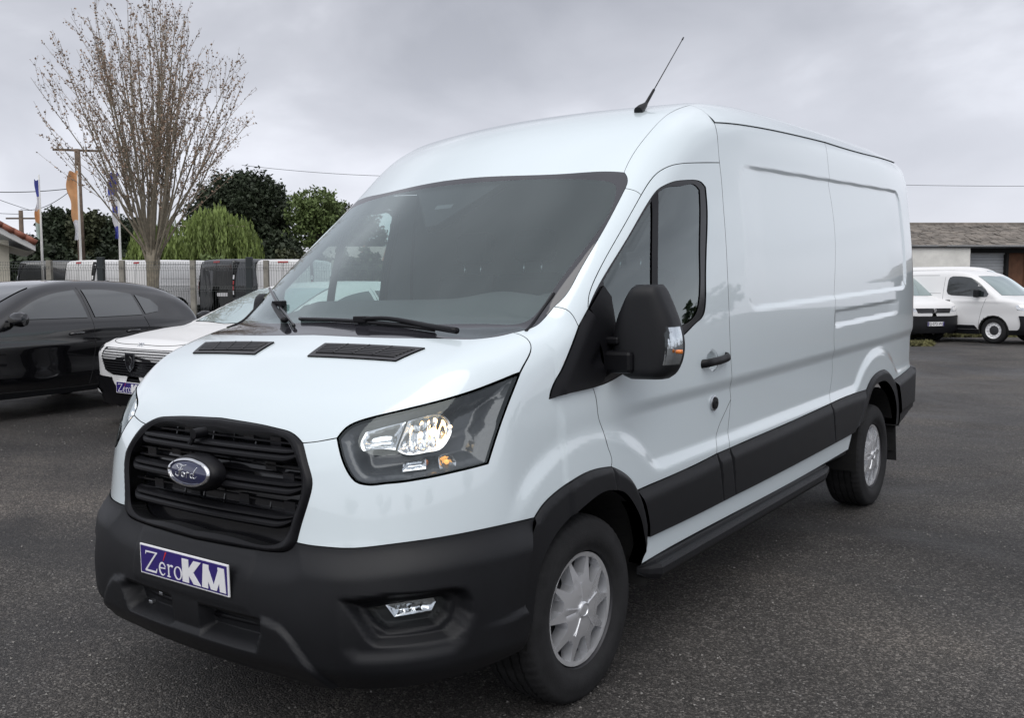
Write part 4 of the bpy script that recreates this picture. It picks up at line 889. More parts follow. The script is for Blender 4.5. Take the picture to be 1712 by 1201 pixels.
# asphalt sheet: fine near the camera, coarse towards the horizon
def axis(lo, hi, near, far, c):
    out = [c]; s = near
    while out[-1] < hi: out.append(out[-1] + s); s = min(far, s * 1.12)
    up = out; out = [c]; s = near
    while out[-1] > lo: out.append(out[-1] - s); s = min(far, s * 1.12)
    return np.array(out[:0:-1] + up)
ar_, af_ = axis(-420, 420, .5, 60, 0), axis(-160, 900, .5, 60, 5)
RR, FF = np.meshgrid(ar_, af_); ZZ = gz_rf(RR, FF); PX = CAM[0] + RR * RD[0] + FF * FD[0]; PY = CAM[1] + RR * RD[1] + FF * FD[1]
V = np.stack([PX.ravel(), PY.ravel(), ZZ.ravel()], 1); nr = len(ar_)
Fc = [(i * nr + j, i * nr + j + 1, (i + 1) * nr + j + 1, (i + 1) * nr + j) for i in range(len(af_) - 1) for j in range(nr - 1)]
def asphalt():
    m = bpy.data.materials.new('worn_wet_asphalt'); m.use_nodes = True; t = m.node_tree; b = t.nodes['Principled BSDF']; L = t.links.new
    co = N(t, 'ShaderNodeTexCoord'); P = co.outputs['Object']
    def noise(sc, de=4., ro=.6, dist=0.): n = N(t, 'ShaderNodeTexNoise', i_Scale=sc, i_Detail=de, i_Roughness=ro, i_Distortion=dist); L(P, n.inputs['Vector']); return n.outputs['Fac']
    def ramp(fac, stops):
        r = N(t, 'ShaderNodeValToRGB'); el = r.color_ramp.elements
        while len(el) < len(stops): el.new(.5)
        for e_, (p, c) in zip(el, stops): e_.position = p; e_.color = (*c, 1) if len(c) == 3 else c
        L(fac, r.inputs[0]); return r.outputs[0]
    def mixc(f, a, c, bt='MIX'):
        n = N(t, 'ShaderNodeMixRGB', blend_type=bt)
        for k, v in (('Fac', f), ('Color1', a), ('Color2', c)):
            if isinstance(v, (int, float)): n.inputs[k].default_value = v
            elif isinstance(v, tuple): n.inputs[k].default_value = (*v, 1)
            else: L(v, n.inputs[k])
        return n.outputs[0]
    def vor(sc, feat='F1'): v = N(t, 'ShaderNodeTexVoronoi', feature=feat, i_Scale=sc); L(P, v.inputs['Vector']); return v
    v1 = vor(115.); v2 = vor(42.); v3 = vor(240.)
    sepc = N(t, 'ShaderNodeSeparateColor'); L(v1.outputs['Color'], sepc.inputs[0])
    sep3 = N(t, 'ShaderNodeSeparateColor'); L(v3.outputs['Color'], sep3.inputs[0])
    stones = ramp(sepc.outputs[0], [(0, (.027, .0255, .0245)), (.6, (.064, .0595, .056)), (.84, (.19, .177, .165)), (1., (.44, .41, .38))])
    fine = ramp(sep3.outputs[1], [(0, (0.0280, 0.0273, 0.0266)), (.6, (0.0756, 0.0707, 0.0665)), (1., (0.2520, 0.2338, 0.2170))])
    col = mixc(.5, stones, fine)
    big = ramp(noise(.55, 6., .62, .4), [(.32, (.55, .55, .56)), (.52, (.92, .91, .90)), (.72, (1.35, 1.30, 1.24))])
    col = mixc(1., col, big, 'MULTIPLY')
    wide = ramp(noise(.16, 4., .55, 1.2), [(.38, (.80, .80, .81)), (.50, (1.1, 1.1, 1.09)), (.56, (1.14, 1.12, 1.09)), (.66, (1.55, 1.5, 1.44))])
    col = mixc(1., col, wide, 'MULTIPLY')
    sep2 = N(t, 'ShaderNodeSeparateColor'); L(v2.outputs['Color'], sep2.inputs[0])
    spk = N(t, 'ShaderNodeMath', operation='GREATER_THAN'); spk.inputs[1].default_value = .93; L(sep2.outputs[2], spk.inputs[0])
    near_ = N(t, 'ShaderNodeMath', operation='LESS_THAN'); near_.inputs[1].default_value = .23; L(v2.outputs['Distance'], near_.inputs[0])
    sp = N(t, 'ShaderNodeMath', operation='MULTIPLY'); L(spk.outputs[0], sp.inputs[0]); L(near_.outputs[0], sp.inputs[1])
    col = mixc(sp.outputs[0], col, (.30, .29, .275))
    damp = ramp(noise(.30, 5., .6, .8), [(.44, (0, 0, 0)), (.62, (1, 1, 1))])
    col = mixc(N_mul(t, damp, .62), col, (.022, .022, .024))
    L(col, b.inputs['Base Color'])
    rg = N(t, 'ShaderNodeMapRange'); rg.inputs[3].default_value = .74; rg.inputs[4].default_value = .40; L(damp, rg.inputs[0])
    L(rg.outputs[0], b.inputs['Roughness']); b.inputs['Specular IOR Level'].default_value = .32
    inv = N(t, 'ShaderNodeMath', operation='SUBTRACT'); inv.inputs[0].default_value = 1.; L(v1.outputs['Distance'], inv.inputs[1])
    hsum = N(t, 'ShaderNodeMath', operation='MULTIPLY_ADD'); L(v3.outputs['Distance'], hsum.inputs[0]); hsum.inputs[1].default_value = -.5; L(inv.outputs[0], hsum.inputs[2])
    h2 = N(t, 'ShaderNodeMath', operation='MULTIPLY_ADD'); L(noise(14., 4.), h2.inputs[0]); h2.inputs[1].default_value = 1.6; L(hsum.outputs[0], h2.inputs[2])
    bp = N(t, 'ShaderNodeBump'); bp.inputs['Strength'].default_value = 1.; bp.inputs['Distance'].default_value = .010; L(h2.outputs[0], bp.inputs['Height']); L(bp.outputs[0], b.inputs['Normal'])
    return m
def N_mul(t, s, k): n = N(t, 'ShaderNodeMath', operation='MULTIPLY'); n.inputs[1].default_value = k; t.links.new(s, n.inputs[0]); return n.outputs[0]
M['asphalt'] = asphalt()
link('ground', mesh_from(V, Fc, 'asphalt', name='ground'), kind='structure')
# loose grit lying on the asphalt
M['grit'] = mat('pale_grit', (.23, .22, .205), .85, var=.5, vscale=3)
b = MB(); tet = np.array([(1, 1, 1), (-1, -1, 1), (-1, 1, -1), (1, -1, -1)]) * .6
n_ = 15000; f_ = 1.3 + 13 * RNG.random(n_) ** 1.9; r_ = (RNG.random(n_) * 2 - 1) * (.62 * f_ + .5)
for r, f in zip(r_, f_):
    s = .0022 + .0052 * RNG.random() ** 3; p = G(r, f, s * .5); q = RNG.normal(size=(3, 3)); q, _ = np.linalg.qr(q)
    v = np.vstack([tet, tet[:1] * -.9]) @ q * s * [1.2, 1.2, .8]; b.add(v + p, [(0, 1, 2), (0, 2, 3), (0, 3, 1), (1, 3, 2)])
b.obj('grit', ['grit'], kind='stuff')

# ------------------------------------------------------------------ parked cars and vans
M['black_paint'] = mat('black_car_paint', (.004, .004, .005), .16, coat=.85, spec=.35)
M['grey_paint'] = mat('dark_grey_paint', (.035, .038, .042), .28, coat=.7)
M['car_glass'] = mat('dark_car_glass', (.020, .026, .028), .04, coat=1., spec=.8)
M['car_glass_pale'] = glass('windscreen_glass_pale', (.55, .62, .62), 1.6, painted_sheen=.2)  # its paleness is mostly reflected sky put into the colour
M['van_screen'] = glass('van_windscreen_glass', (.40, .46, .46), 1.3, painted_sheen=.05)
M['red_lens'] = M['redlamp']
M['plate_text'] = mat('plate_black_print', (.01, .01, .01), .5)
def hatch(P):
    x = np.abs(P[..., 0]); y = P[..., 1]; z = P[..., 2]
    w = HW(z) - .05 * np.clip((1.0 - y), 0, 1) ** 2 - .09 * np.clip((y - 3.3), 0, 1.2) ** 2 + .012 * np.exp(-((z - .74) / .05) ** 2) - .012 * np.exp(-((z - .55) / .10) ** 2) * sstep(1.0, 1.3, y) * sstep(3.3, 3.0, y)
    side = x - w; front = (HF(z) + .08 * x * x + .26 * x ** 6) - y
    hood = HH(y) - .05 * x * x; bow = .14 * x * x * sstep(2.6, 1.6, y); top = HT(y - bow) - .03 * x * x
    low = smax(smax((z - hood) * .95, front, .12), side, .16); low = smax(low, (y - 3.6), .02)
    up = np.maximum(smax((z - top) * .85, side, .13), .98 - y)
    return smax(np.minimum(low, up), y - 4.36 + .25 * np.clip(z - .8, 0, 1) - .0 + .12 * x * x, .14)
HW = Spl([.2, .35, .6, .8, .95, 1.05, 1.25, 1.45], [.86, .90, .925, .925, .91, .865, .75, .60]); HF = Spl([.2, .35, .5, .65, .78, .85], [.08, .03, .015, .01, .03, .10])
HH = Spl([0, .1, .3, .6, 1.0, 1.3, 3.], [.76, .835, .885, .935, .985, 1.01, 1.0]); HT = Spl([1.0, 1.3, 1.6, 1.95, 2.3, 2.8, 3.3, 3.7, 4.0, 4.3], [.97, 1.10, 1.235, 1.365, 1.425, 1.448, 1.435, 1.385, 1.28, 1.07])
def smallvan(P):
    x = np.abs(P[..., 0]); y = P[..., 1]; z = P[..., 2]
    w = VW(z) - .07 * np.clip((.9 - y), 0, 1) ** 2 + .010 * (np.exp(-((z - 1.08) / .04) ** 2) - np.exp(-((z - .75) / .15) ** 2)); side = x - w
    front = (VF(z) + .10 * x * x + .2 * x ** 6) - y; hood = VH(y) - .05 * x * x
    top = VT(y - .16 * x * x * sstep(2.4, 1.4, y)) - .025 * x * x
    low = smax(smax((z - hood) * .9, front, .12), side, .14); low = smax(low, y - 4., .02)
    up = np.maximum(smax((z - top) * .85, side, .12), .62 - y)
    return smax(np.minimum(low, up), y - 4.93 + .05 * np.clip(z - .9, 0, 1), .14)
VW = Spl([.2, .35, .7, 1.1, 1.3, 1.6, 1.85, 1.95], [.88, .92, .955, .955, .935, .885, .82, .78]); VF = Spl([.2, .4, .6, .9, 1.1], [.05, .0, .0, .02, .10])
VH = Spl([0, .1, .3, .6, .85, 1.2, 3], [.98, 1.04, 1.11, 1.18, 1.225, 1.26, 1.25]); VT = Spl([.6, .75, 1.05, 1.4, 1.7, 2.1, 3., 4.5, 5], [1.13, 1.24, 1.47, 1.71, 1.835, 1.89, 1.905, 1.885, 1.86])
def shell(body, L, wheels, z0, zc, nY=120, nA=92, split=None):
    "body skin by radial rays in cross-sections; wheel openings left out; split(P) gives a material index"
    e = np.linspace(0, math.pi, nY); ys = L / 2 * (1 - np.cos(e)) ; ys = np.r_[.012, ys[1:-1], L - .012]
    A = np.linspace(math.radians(-62), math.radians(242), nA); YY, AA = np.meshgrid(ys, A, indexing='ij')
    D = np.stack([np.cos(AA), 0 * AA, np.sin(AA)], -1).reshape(-1, 3); O = np.stack([0 * YY, YY, 0 * YY + zc], -1).reshape(-1, 3)
    # march from outside inwards so that the nose slices close properly
    P = cast(body, O + D * 1.6, -D, 0, 1.6, 70); miss = np.isnan(P[:, 0]); P[miss] = O[miss]
    n = normal(body, P); n[miss] = [0, 0, 1]; F_ = []
    for i in range(nY - 1):
        for j in range(nA - 1):
            q = (i * nA + j, (i + 1) * nA + j, (i + 1) * nA + j + 1, i * nA + j + 1); c = P[list(q)].mean(0)
            if sum(miss[list(q)]) > 1 or c[2] < z0: continue
            if abs(c[0]) > .55 and any(math.hypot(c[1] - yw, c[2] - .33) < rw for yw, rw in wheels): continue
            F_.append(q)
    # close the nose and the tail by drawing each end ring in towards its middle
    for i, s in ((0, -1), (nY - 1, 1)):
        prev = [i * nA + j for j in range(nA)]; R0 = P[prev]
        for k in (.97, .9, .78, .6, .4, .2):
            Q = R0.copy(); Q[:, 0] *= k; Q[:, 2] = zc + (R0[:, 2] - zc) * k; Q[:, 1] = i and L + 1.5 or -1.5
            h = cast(body, Q, np.tile([0, -float(s), 0], (nA, 1)), 0, 3, 90); Q[:, 1] = np.where(np.isnan(h[:, 1]), R0[:, 1], h[:, 1])
            b0 = len(P); P = np.vstack([P, Q]); n = np.vstack([n, normal(body, Q)])
            for j in range(nA - 1):
                q = (prev[j], b0 + j, b0 + j + 1, prev[j + 1]); q = q if s > 0 else q[::-1]
                if P[list(q)].mean(0)[2] > z0: F_.append(q)
            prev = [b0 + j for j in range(nA)]
    return P, F_, n
_SH = {}
def get_shell(kind):
    if kind not in _SH:
        if kind == 'hatch': _SH[kind] = shell(hatch, 4.22, ((.87, .37), (3.5, .37)), .22, .70)
        else: _SH[kind] = shell(smallvan, 4.80, ((.95, .38), (4.05, .38)), .24, .85)
    return _SH[kind]
_wm = {}
def car_wheel(parent, x, y, r, white=False):
    k = (r, white)
    if k not in _wm:
        b = MB(); b.lathe([(-.09, .62 * r), (-.105, .80 * r), (-.085, .97 * r), (-.05, r), (.05, r), (.085, .97 * r), (.105, .80 * r), (.09, .62 * r)], 40); _wm[k] = [mesh_from(b.v, b.f, 'rubber', b.m, True, name='tyre')]
        b = MB(); b.lathe([(.09, .62 * r), (.06, .58 * r), (.03, .52 * r), (.055, .36 * r)], 32); b.lathe([(.055, .36 * r), (.06, .33 * r), (.065, .2 * r), (.07, 0)], 32, mi=1 if white else 0)
        for i in range(12): q = math.pi * i / 6; b.box((.062, .47 * r * math.cos(q), .47 * r * math.sin(q)), (.02, .045, .10 * r), R=np.array(Matrix.Rotation(q, 3, 'X')))
        _wm[k].append(mesh_from(b.v, b.f, ['plate_white', 'steel'] if white else 'silver', b.m, False, name='rim'))
    t = empty('wheel', None, None); t.parent = parent; t.location = (x, y, r); t.rotation_euler = (0, 0, 0 if x > 0 else math.pi)
    link('tyre', _wm[k][0], t); link('rim', _wm[k][1], t)
_pm = {}
def vpart(key, name, parent, build):
    "build a vehicle part once; later vehicles of the kind share its mesh"
    if key not in _pm: _pm[key] = build().data
    else: link(name, _pm[key], parent)
def vehicle(name, label, kind, paint, br, bf, loc, group, white_wheel=False, cat=None):
    body = hatch if kind == 'hatch' else smallvan
    t = empty(name, label, cat or ('car' if kind == 'hatch' else 'van'), loc, heading(br, bf), group)
    P, F_, n = get_shell(kind); key = (kind, paint)
    if key not in _SH:
        _SH[key] = mesh_from(P, F_, [paint, 'plastic'], [1 if P[list(q)].mean(0)[2] < (.36 if kind == 'van' else .30) else 0 for q in F_], True, n, 'body')
    link('body', _SH[key], t)
    S2 = ((1, 1), (-1, -1))
    def pnl(nm, pts, d, m, off=.007, fl=.014, h=.10, sgn=None, mm=None, bl=.03):
        for s in ((1, -1) if sgn is None else (sgn,)):
            def bld(s=s):
                q = np.array(pts, float) * [s, 1, 1]; q = dens(np.vstack([q, q[:1]]), bl, 12)[:-1]
                return panel(nm, [q], Planar(np.array(d, float) * [s, 1, 1]), [m, mm or 'gap'], t, body, gap=0, off=off, flange=fl, h=h)
            vpart((kind, nm, s, str(pts[0]), m), nm, t, bld)
    def seam(pts, s, nm='door_seam'):
        def bld():
            q = np.array(pts, float); q = dens(q, .05); q[:, 0] *= s; d = np.tile([-s, 0, 0.], (len(q), 1)); q[:, 0] = s * 1.5; q = cast(body, q, d, 0, 1.5); b = MB(); b.tube(q, .0035, 4); return b.obj(nm, ['gap'], t)
        vpart((kind, nm, s, str(pts[0])), nm, t, bld)
    def arches(y0s, r):
        for y0 in y0s:
            for s in (1, -1):
                def bld():
                    a = np.radians(np.linspace(-14, 194, 30)); q = np.stack([0 * a + s * 1.5, y0 + r * np.cos(a), .33 + r * np.sin(a)], 1); q = cast(body, q, np.tile([-s, 0, 0.], (30, 1)), 0, 1.5)
                    b = MB(); b.tube(q, .02, 6); qi = q.copy(); qi[:, 0] = s * .50; k = len(q); b.add(np.vstack([q, qi]), [(i, i + 1, k + i + 1, k + i) for i in range(k - 1)]); b.add(qi, [tuple(range(k))]); return b.obj('wheel_arch', ['liner'], t)
                vpart((kind, 'arch', y0, s), 'wheel_arch', t, bld)
    if kind == 'hatch':
        pnl('window', [(.8, 1.50, 1.005), (.8, 1.78, 1.175), (.8, 2.08, 1.295), (.8, 2.44, 1.362), (.8, 2.46, 1.005)], (1, 0, .3), 'car_glass')
        pnl('window', [(.8, 2.56, 1.005), (.8, 2.54, 1.365), (.8, 2.85, 1.362), (.8, 3.20, 1.305), (.8, 3.24, 1.02)], (1, 0, .3), 'car_glass')
        pnl('window', [(.8, 3.29, 1.03), (.8, 3.25, 1.292), (.8, 3.45, 1.225), (.8, 3.53, 1.13), (.8, 3.50, 1.06)], (1, 0, .3), 'car_glass')
        ws = [(.66, 1.16, 1.02), (.0, 1.05, 1.0), (-.66, 1.16, 1.02), (-.56, 1.98, 1.34), (0, 1.92, 1.352), (.56, 1.98, 1.34)]
        pnl('windscreen', ws, (0, -.45, .89), 'car_glass_pale' if paint != 'black_paint' else 'car_glass', sgn=1, off=.008)
        pnl('rear_window', [(.55, 3.75, 1.3), (-.55, 3.75, 1.3), (-.62, 4.12, 1.08), (.62, 4.12, 1.08)], (0, .6, .8), 'car_glass', sgn=1)
        for s in (1, -1):
            seam([(0, 1.22, .95), (0, 1.26, .7), (0, 1.20, .45), (0, 1.22, .30)], s); seam([(0, 2.50, 1.36), (0, 2.51, 1.0), (0, 2.50, .6), (0, 2.44, .30)], s); seam([(0, 3.26, 1.02), (0, 3.30, .9), (0, 3.12, .70), (0, 3.06, .5), (0, 3.02, .30)], s)
            seam([(0, 1.25, .30), (0, 2.4, .285), (0, 3.0, .30)], s, 'sill_seam')
        for y in (2.28, 3.06):
            for s in (1, -1):
                def bld(y=y, s=s):
                    b = MB(); x = float(HW(.86)) + .012; b.tube([(s * (x - .03), y - .10, .855), (s * (x + .012), y - .08, .862), (s * (x + .014), y + .06, .868), (s * (x - .02), y + .09, .868)], .014, 8); return b.obj('door_handle', [paint], t, True)
                vpart((kind, 'handle', y, s, paint), 'door_handle', t, bld)
        for s in (1, -1):
            def bld(s=s):
                b = MB(); b.lathe([(-.12, .0), (-.11, .05), (-.04, .075), (.05, .075), (.10, .06), (.115, 0)], 20, 'x', c=(s * 1.00, 1.52, 1.035)); b.v = [(p[0], 1.52 + (p[1] - 1.52) * .75, p[2]) for p in b.v]; b.box((s * .88, 1.50, .985), (.12, .07, .04)); return b.obj('door_mirror', [paint if paint == 'black_paint' else 'gloss'], t, True, auto=40)
            vpart((kind, 'mirror', s, paint), 'door_mirror', t, bld)
        def bld(): b = MB(); b.prism([(-.10, 0), (.09, 0), (.085, .055), (.05, .052)], .03, (-.015, 3.45, 1.395), (0, 1, 0), (0, 0, 1)); return b.obj('roof_fin', ['gloss' if paint == 'black_paint' else paint], t)
        vpart((kind, 'fin', paint), 'roof_fin', t, bld)
        # nose: grille with slats, shield emblem, dark lower band, bonnet edge
        pnl('grille', [(-.60, .1, .785), (.60, .1, .785), (.60, .1, .70), (.52, .1, .565), (.36, .1, .525), (-.36, .1, .525), (-.52, .1, .565), (-.60, .1, .70)], (0, -1, 0), 'gloss', sgn=1, off=.003)
        for i, z in enumerate(np.linspace(.55, .77, 10)):
            w = float(np.interp(z, [.53, .565, .70, .785], [.36, .50, .58, .58])); xs = np.linspace(-w, w, 17)
            def bld():
                q = cast(body, np.stack([xs, 0 * xs - 1, 0 * xs + z], 1), np.tile([0, 1., 0], (17, 1)), 0, 2); b = MB(); b.tube(q - [0, .012, 0], .005, 5); return b.obj('grille_slat', ['plastic'], t, True)
            vpart((kind, 'slat', i), 'grille_slat', t, bld)
        pnl('lower_band', [(-.84, .2, .50), (.84, .2, .50), (.80, .2, .40), (.78, .2, .30), (.70, .2, .235), (-.70, .2, .235), (-.78, .2, .30), (-.80, .2, .40)], (0, -1, 0), 'plastic2', sgn=1, off=.022, fl=.03)
        pnl('lip_trim', [(.86, .3, .40), (.60, .2, .365), (.56, .2, .335), (.84, .3, .355)], (.3, -1, 0), paint, off=.036, fl=.03)
        pnl('headlight', [(.88, .4, .80), (.64, .2, .79), (.62, .2, .745), (.86, .35, .735)], (.55, -.83, 0), 'reflector', off=.004)
        for pts in ([(-.74, 1.05), (-.72, .5), (-.60, .20), (-.40, .13), (0, .115), (.40, .13), (.60, .20), (.72, .5), (.74, 1.05)],):
            def bld():
                q = dens(np.array([(p[0], p[1], 2.) for p in pts]), .05); q = cast(body, q, np.tile([0, 0, -1.], (len(q), 1)), 0, 2); b = MB(); b.tube(q, .0035, 4); return b.obj('bonnet_seam', ['gap'], t)
            vpart((kind, 'bonnet_seam'), 'bonnet_seam', t, bld)
        arches((.87, 3.5), .365)
        for x in (.80, -.80):
            for y in (.87, 3.5): car_wheel(t, x, y, .33)
        b = MB(); b.box((0, 2.2, .32), (1.5, 3.4, .22)); b.obj('underbody', ['under'], t)
    else:
        pnl('window', [(.9, 1.13, 1.20), (.9, 1.10, 1.26), (.9, 1.20, 1.40), (.9, 1.48, 1.62), (.9, 1.62, 1.69), (.9, 1.80, 1.72), (.9, 2.12, 1.735), (.9, 2.20, 1.70), (.9, 2.23, 1.62), (.9, 2.24, 1.34), (.9, 2.20, 1.26), (.9, 2.10, 1.225), (.9, 1.20, 1.185)], (1, 0, .1), 'car_glass')
        pnl('windscreen', [(.76, .84, 1.25), (.4, .75, 1.24), (0, .72, 1.235), (-.4, .75, 1.24), (-.76, .84, 1.25), (-.69, 1.52, 1.73), (0, 1.42, 1.745), (.69, 1.52, 1.73)], (0, -.5, .86), 'van_screen', sgn=1)
        for s in (1, -1):
            seam([(0, 1.15, 1.15), (0, 1.28, .8), (0, 1.35, .40)], s); seam([(0, 2.32, 1.72), (0, 2.34, 1.2), (0, 2.33, .40)], s); seam([(0, 3.45, 1.75), (0, 3.47, 1.2), (0, 3.45, .42)], s)
            seam([(0, 2.4, 1.28), (0, 3.4, 1.29), (0, 4.6, 1.29)], s, 'side_crease'); seam([(0, 2.5, 1.76), (0, 3.4, 1.765), (0, 4.6, 1.75)], s, 'side_crease')
            def bld(s=s): b = MB(); b.box((s * 1.05, 1.36, 1.28), (.17, .10, .20)); b.box((s * .95, 1.38, 1.22), (.12, .06, .05)); return b.obj('door_mirror', ['plastic'], t, bevel=.04)
            vpart((kind, 'mirror', s), 'door_mirror', t, bld)
            for y in (2.20, 2.50):
                def bld(y=y, s=s): b = MB(); b.box((s * .972, y, 1.09), (.03, .16, .035)); return b.obj('door_handle', ['plastic2'], t, bevel=.008)
                vpart((kind, 'handle', y, s), 'door_handle', t, bld)
        pnl('side_moulding', [(.95, 1.45, .46), (.95, 3.60, .46), (.95, 3.60, .36), (.95, 1.36, .36)], (1, 0, 0), 'plastic', off=.012, fl=.02)
        pnl('headlight', [(.90, .45, .98), (.60, .12, .93), (.50, .06, .82), (.62, .1, .80), (.90, .4, .86)], (.6, -.8, .15), 'reflector', off=.004, mm='plastic2')
        pnl('grille', [(-.56, .1, .90), (.56, .1, .90), (.50, .1, .78), (-.50, .1, .78)], (0, -1, 0), 'gloss', sgn=1)
        def bld(): b = MB(); b.prism([(-.03, -.05), (.03, -.05), (.045, .02), (.02, .055), (-.02, .055), (-.045, .02)], .012, (0, -.006, .845), (1, 0, 0), (0, 0, 1)); return b.obj('grille_emblem', ['chrome'], t)
        vpart((kind, 'emblem'), 'grille_emblem', t, bld)
        pnl('bumper', [(-.92, .4, .72), (-.5, 0, .70), (.5, 0, .70), (.92, .4, .72), (.90, .4, .34), (.5, .1, .27), (-.5, .1, .27), (-.90, .4, .34)], (0, -1, 0), 'plastic', sgn=1, off=.035, fl=.05)
        # rear: dark lamp columns, third lamp, door seam, bumper
        pnl('tail_light', [(.935, 4.9, 1.78), (.84, 4.9, 1.80), (.85, 4.9, .72), (.94, 4.9, .72)], (.35, .94, 0), 'plastic2', off=.014)
        for z, m in ((1.32, 'plate_white'), (1.15, 'redlamp'), (1.0, 'redlamp'), (.86, 'plate_white')):
            pnl('tail_lamp', [(.90, 4.9, z + .06), (.86, 4.9, z + .06), (.86, 4.9, z - .06), (.90, 4.9, z - .06)], (.35, .94, 0), m, off=.026)
        pnl('brake_lamp', [(-.16, 4.9, 1.82), (.16, 4.9, 1.82), (.16, 4.9, 1.765), (-.16, 4.9, 1.765)], (0, .9, .2), 'redlamp', sgn=1, off=.008)
        def bld():
            b = MB(); q = np.array([(0, 6., z) for z in np.linspace(.66, 1.8, 20)]); b.tube(cast(body, q, np.tile([0, -1., 0], (20, 1)), 0, 3), .006, 4); return b.obj('rear_door_seam', ['gap'], t)
        vpart((kind, 'rds'), 'rear_door_seam', t, bld)
        def bld(): b = MB(); b.box((-.35, 4.945, .80), (.52, .012, .11)); b.box((-.35, 4.95, .92), (.5, .03, .035), mi=1); return b.obj('rear_plate', ['plate_white', 'plastic2'], t)
        vpart((kind, 'rplate'), 'rear_plate', t, bld)
        arches((.95, 4.05), .375)
        for x in (.83, -.83):
            for y in (.95, 4.05): car_wheel(t, x, y, .335, white_wheel)
        b = MB(); b.box((0, 2.5, .34), (1.6, 4.2, .22)); b.obj('underbody', ['under'], t)
    return t
def on(r, f, br, bf): return G(r, f)
def at_nose(u, f, dz=0.): return U(u, f, dz)
w308 = vehicle('hatchback_car', 'white hatchback with a dark slatted grille and an indigo plate, nose beside the big van', 'hatch', 'white_plain', .60, .80, G(-3.60, 8.80, .0), 'hatchbacks left of the van')
pl = MB(); pl.box((0, .0, .415), (.52, .012, .11)); p3_ = pl.obj('dealer_plate', ['plate_white'], w308)
plate_letters(p3_, (0, -.0061, .415), (1, 0, 0), (0, 0, 1))
b = MB(); sh = [(-.075, .085), (.075, .085), (.075, .0), (.055, -.055), (0, -.098), (-.055, -.055), (-.075, 0)]
b.prism(sh, .012, (0, -.006, .665), (1, 0, 0), (0, 0, 1), 0); b.prism([(x * .84, y * .84) for x, y in sh], .015, (0, -.006, .665), (1, 0, 0), (0, 0, 1), 1); em = b.obj('shield_emblem', ['lamp_grey', 'gloss'], w308)
b = MB(); b.prism([(-.05, .02), (-.03, .045), (.01, .055), (.04, .035), (.05, .0), (.035, -.03), (.02, -.07), (.005, -.04), (.012, -.01), (-.01, .005), (-.02, -.005), (-.045, .005)], .018, (0, -.006, .665), (1, 0, 0), (0, 0, 1)); b.obj('emblem_head', ['chrome'], em)
def digits(txt, parent, O, ex, ey, h, m, depth=.004, align='CENTER', name='lettering'):
    cu = bpy.data.curves.new(name, 'FONT'); cu.body = txt; cu.size = h * 1.4; cu.extrude = depth; cu.align_x = align; cu.align_y = 'CENTER'
    tmp = bpy.data.objects.new('tmp', cu); COL.objects.link(tmp); bpy.context.view_layer.update(); me = bpy.data.meshes.new_from_object(tmp.evaluated_get(bpy.context.evaluated_depsgraph_get())); bpy.data.objects.remove(tmp); me.materials.clear(); me.materials.append(M[m])
    o = link(name, me); ex, ey = Vector(ex).normalized(), Vector(ey).normalized(); n = ex.cross(ey)
    o.matrix_local = Matrix((ex, ey, n)).transposed().to_4x4(); o.location = O; o.parent = parent; return o
hb_ = cast(hatch, np.array([[0, -1, .82]]), np.array([[0, 1., 0]]), 0, 2)[0]
digits('308', w308, hb_ + [0, -.004, .0], (1, 0, 0), (0, .55, .83), .045, 'chrome')
vehicle('hatchback_car', 'black hatchback with dark side windows, parked at the left edge of the photo', 'hatch', 'black_paint', .42, .907, G(-6.50, 8.42, .0), 'hatchbacks left of the van')
# the two pale vans on the right
v1 = vehicle('delivery_van', 'white delivery van seen side on, nose to the right, before the barn', 'van', 'white_plain', -.56, .83, U(1756, 23.6), 'white delivery vans by the barn', True)
v2 = vehicle('delivery_van', 'white delivery van with a black bumper and number plate, half hidden behind the big van', 'van', 'white_plain', -.30, .954, U(1562, 24.3), 'white delivery vans by the barn', True)
b = MB(); b.box((0, -.055, .50), (.52, .012, .11)); pp = b.obj('number_plate', ['plate_white'], v2); digits('EJ-073-WJ', pp, (0, -.063, .50), (1, 0, 0), (0, 0, 1), .075, 'plate_text', .001)
for x in (-.243, .243):
    b = MB(); b.box((x, -.0585, .50), (.034, .012, .104)); b.obj('plate_band', ['plate_blue'], pp)
for lab, u, f, br, bf in (('white van by the barn, only its roof showing, nearest the big van', 1500, 33, -.5, .87), ('white van with only its roof showing above the side-on van', 1640, 33.5, -.85, .52), ('white van behind the side-on van, its roof showing at the right edge', 1735, 32, -.80, .60)):
    vehicle('delivery_van', lab, 'van', 'white_plain', br, bf, U(u, f, .28), 'white delivery vans by the barn', True)
# vans behind the fence, tails towards the yard (loc is the nose, 4.93 m ahead of the tail)
def tail_at(u, f, br, bf): r = (u - 856) / 1561.5 * f; return G(r - br * 4.93, f - bf * 4.93)
NB = (-.62, -.785)
for lab, paint, u, f, hd in (('dark grey van behind the mesh fence beside the cream building', 'grey_paint', 45, 31., (-.98, -.2)), ('white van with plain rear doors behind the fence, left of the dark post', 'white_plain', 132, 29.5, NB), ('white van behind the fence next to the bare tree trunk', 'white_plain', 228, 29.5, NB),
        ('dark grey van with red tail lights behind the fence', 'grey_paint', 362, 28.5, NB), ('white van behind the fence close to the big van windscreen', 'white_plain', 474, 28.5, (-.05, -1.))):
    vehicle('parked_van', lab, 'van', paint, hd[0], hd[1], tail_at(u, f, *hd), 'vans behind the mesh fence')
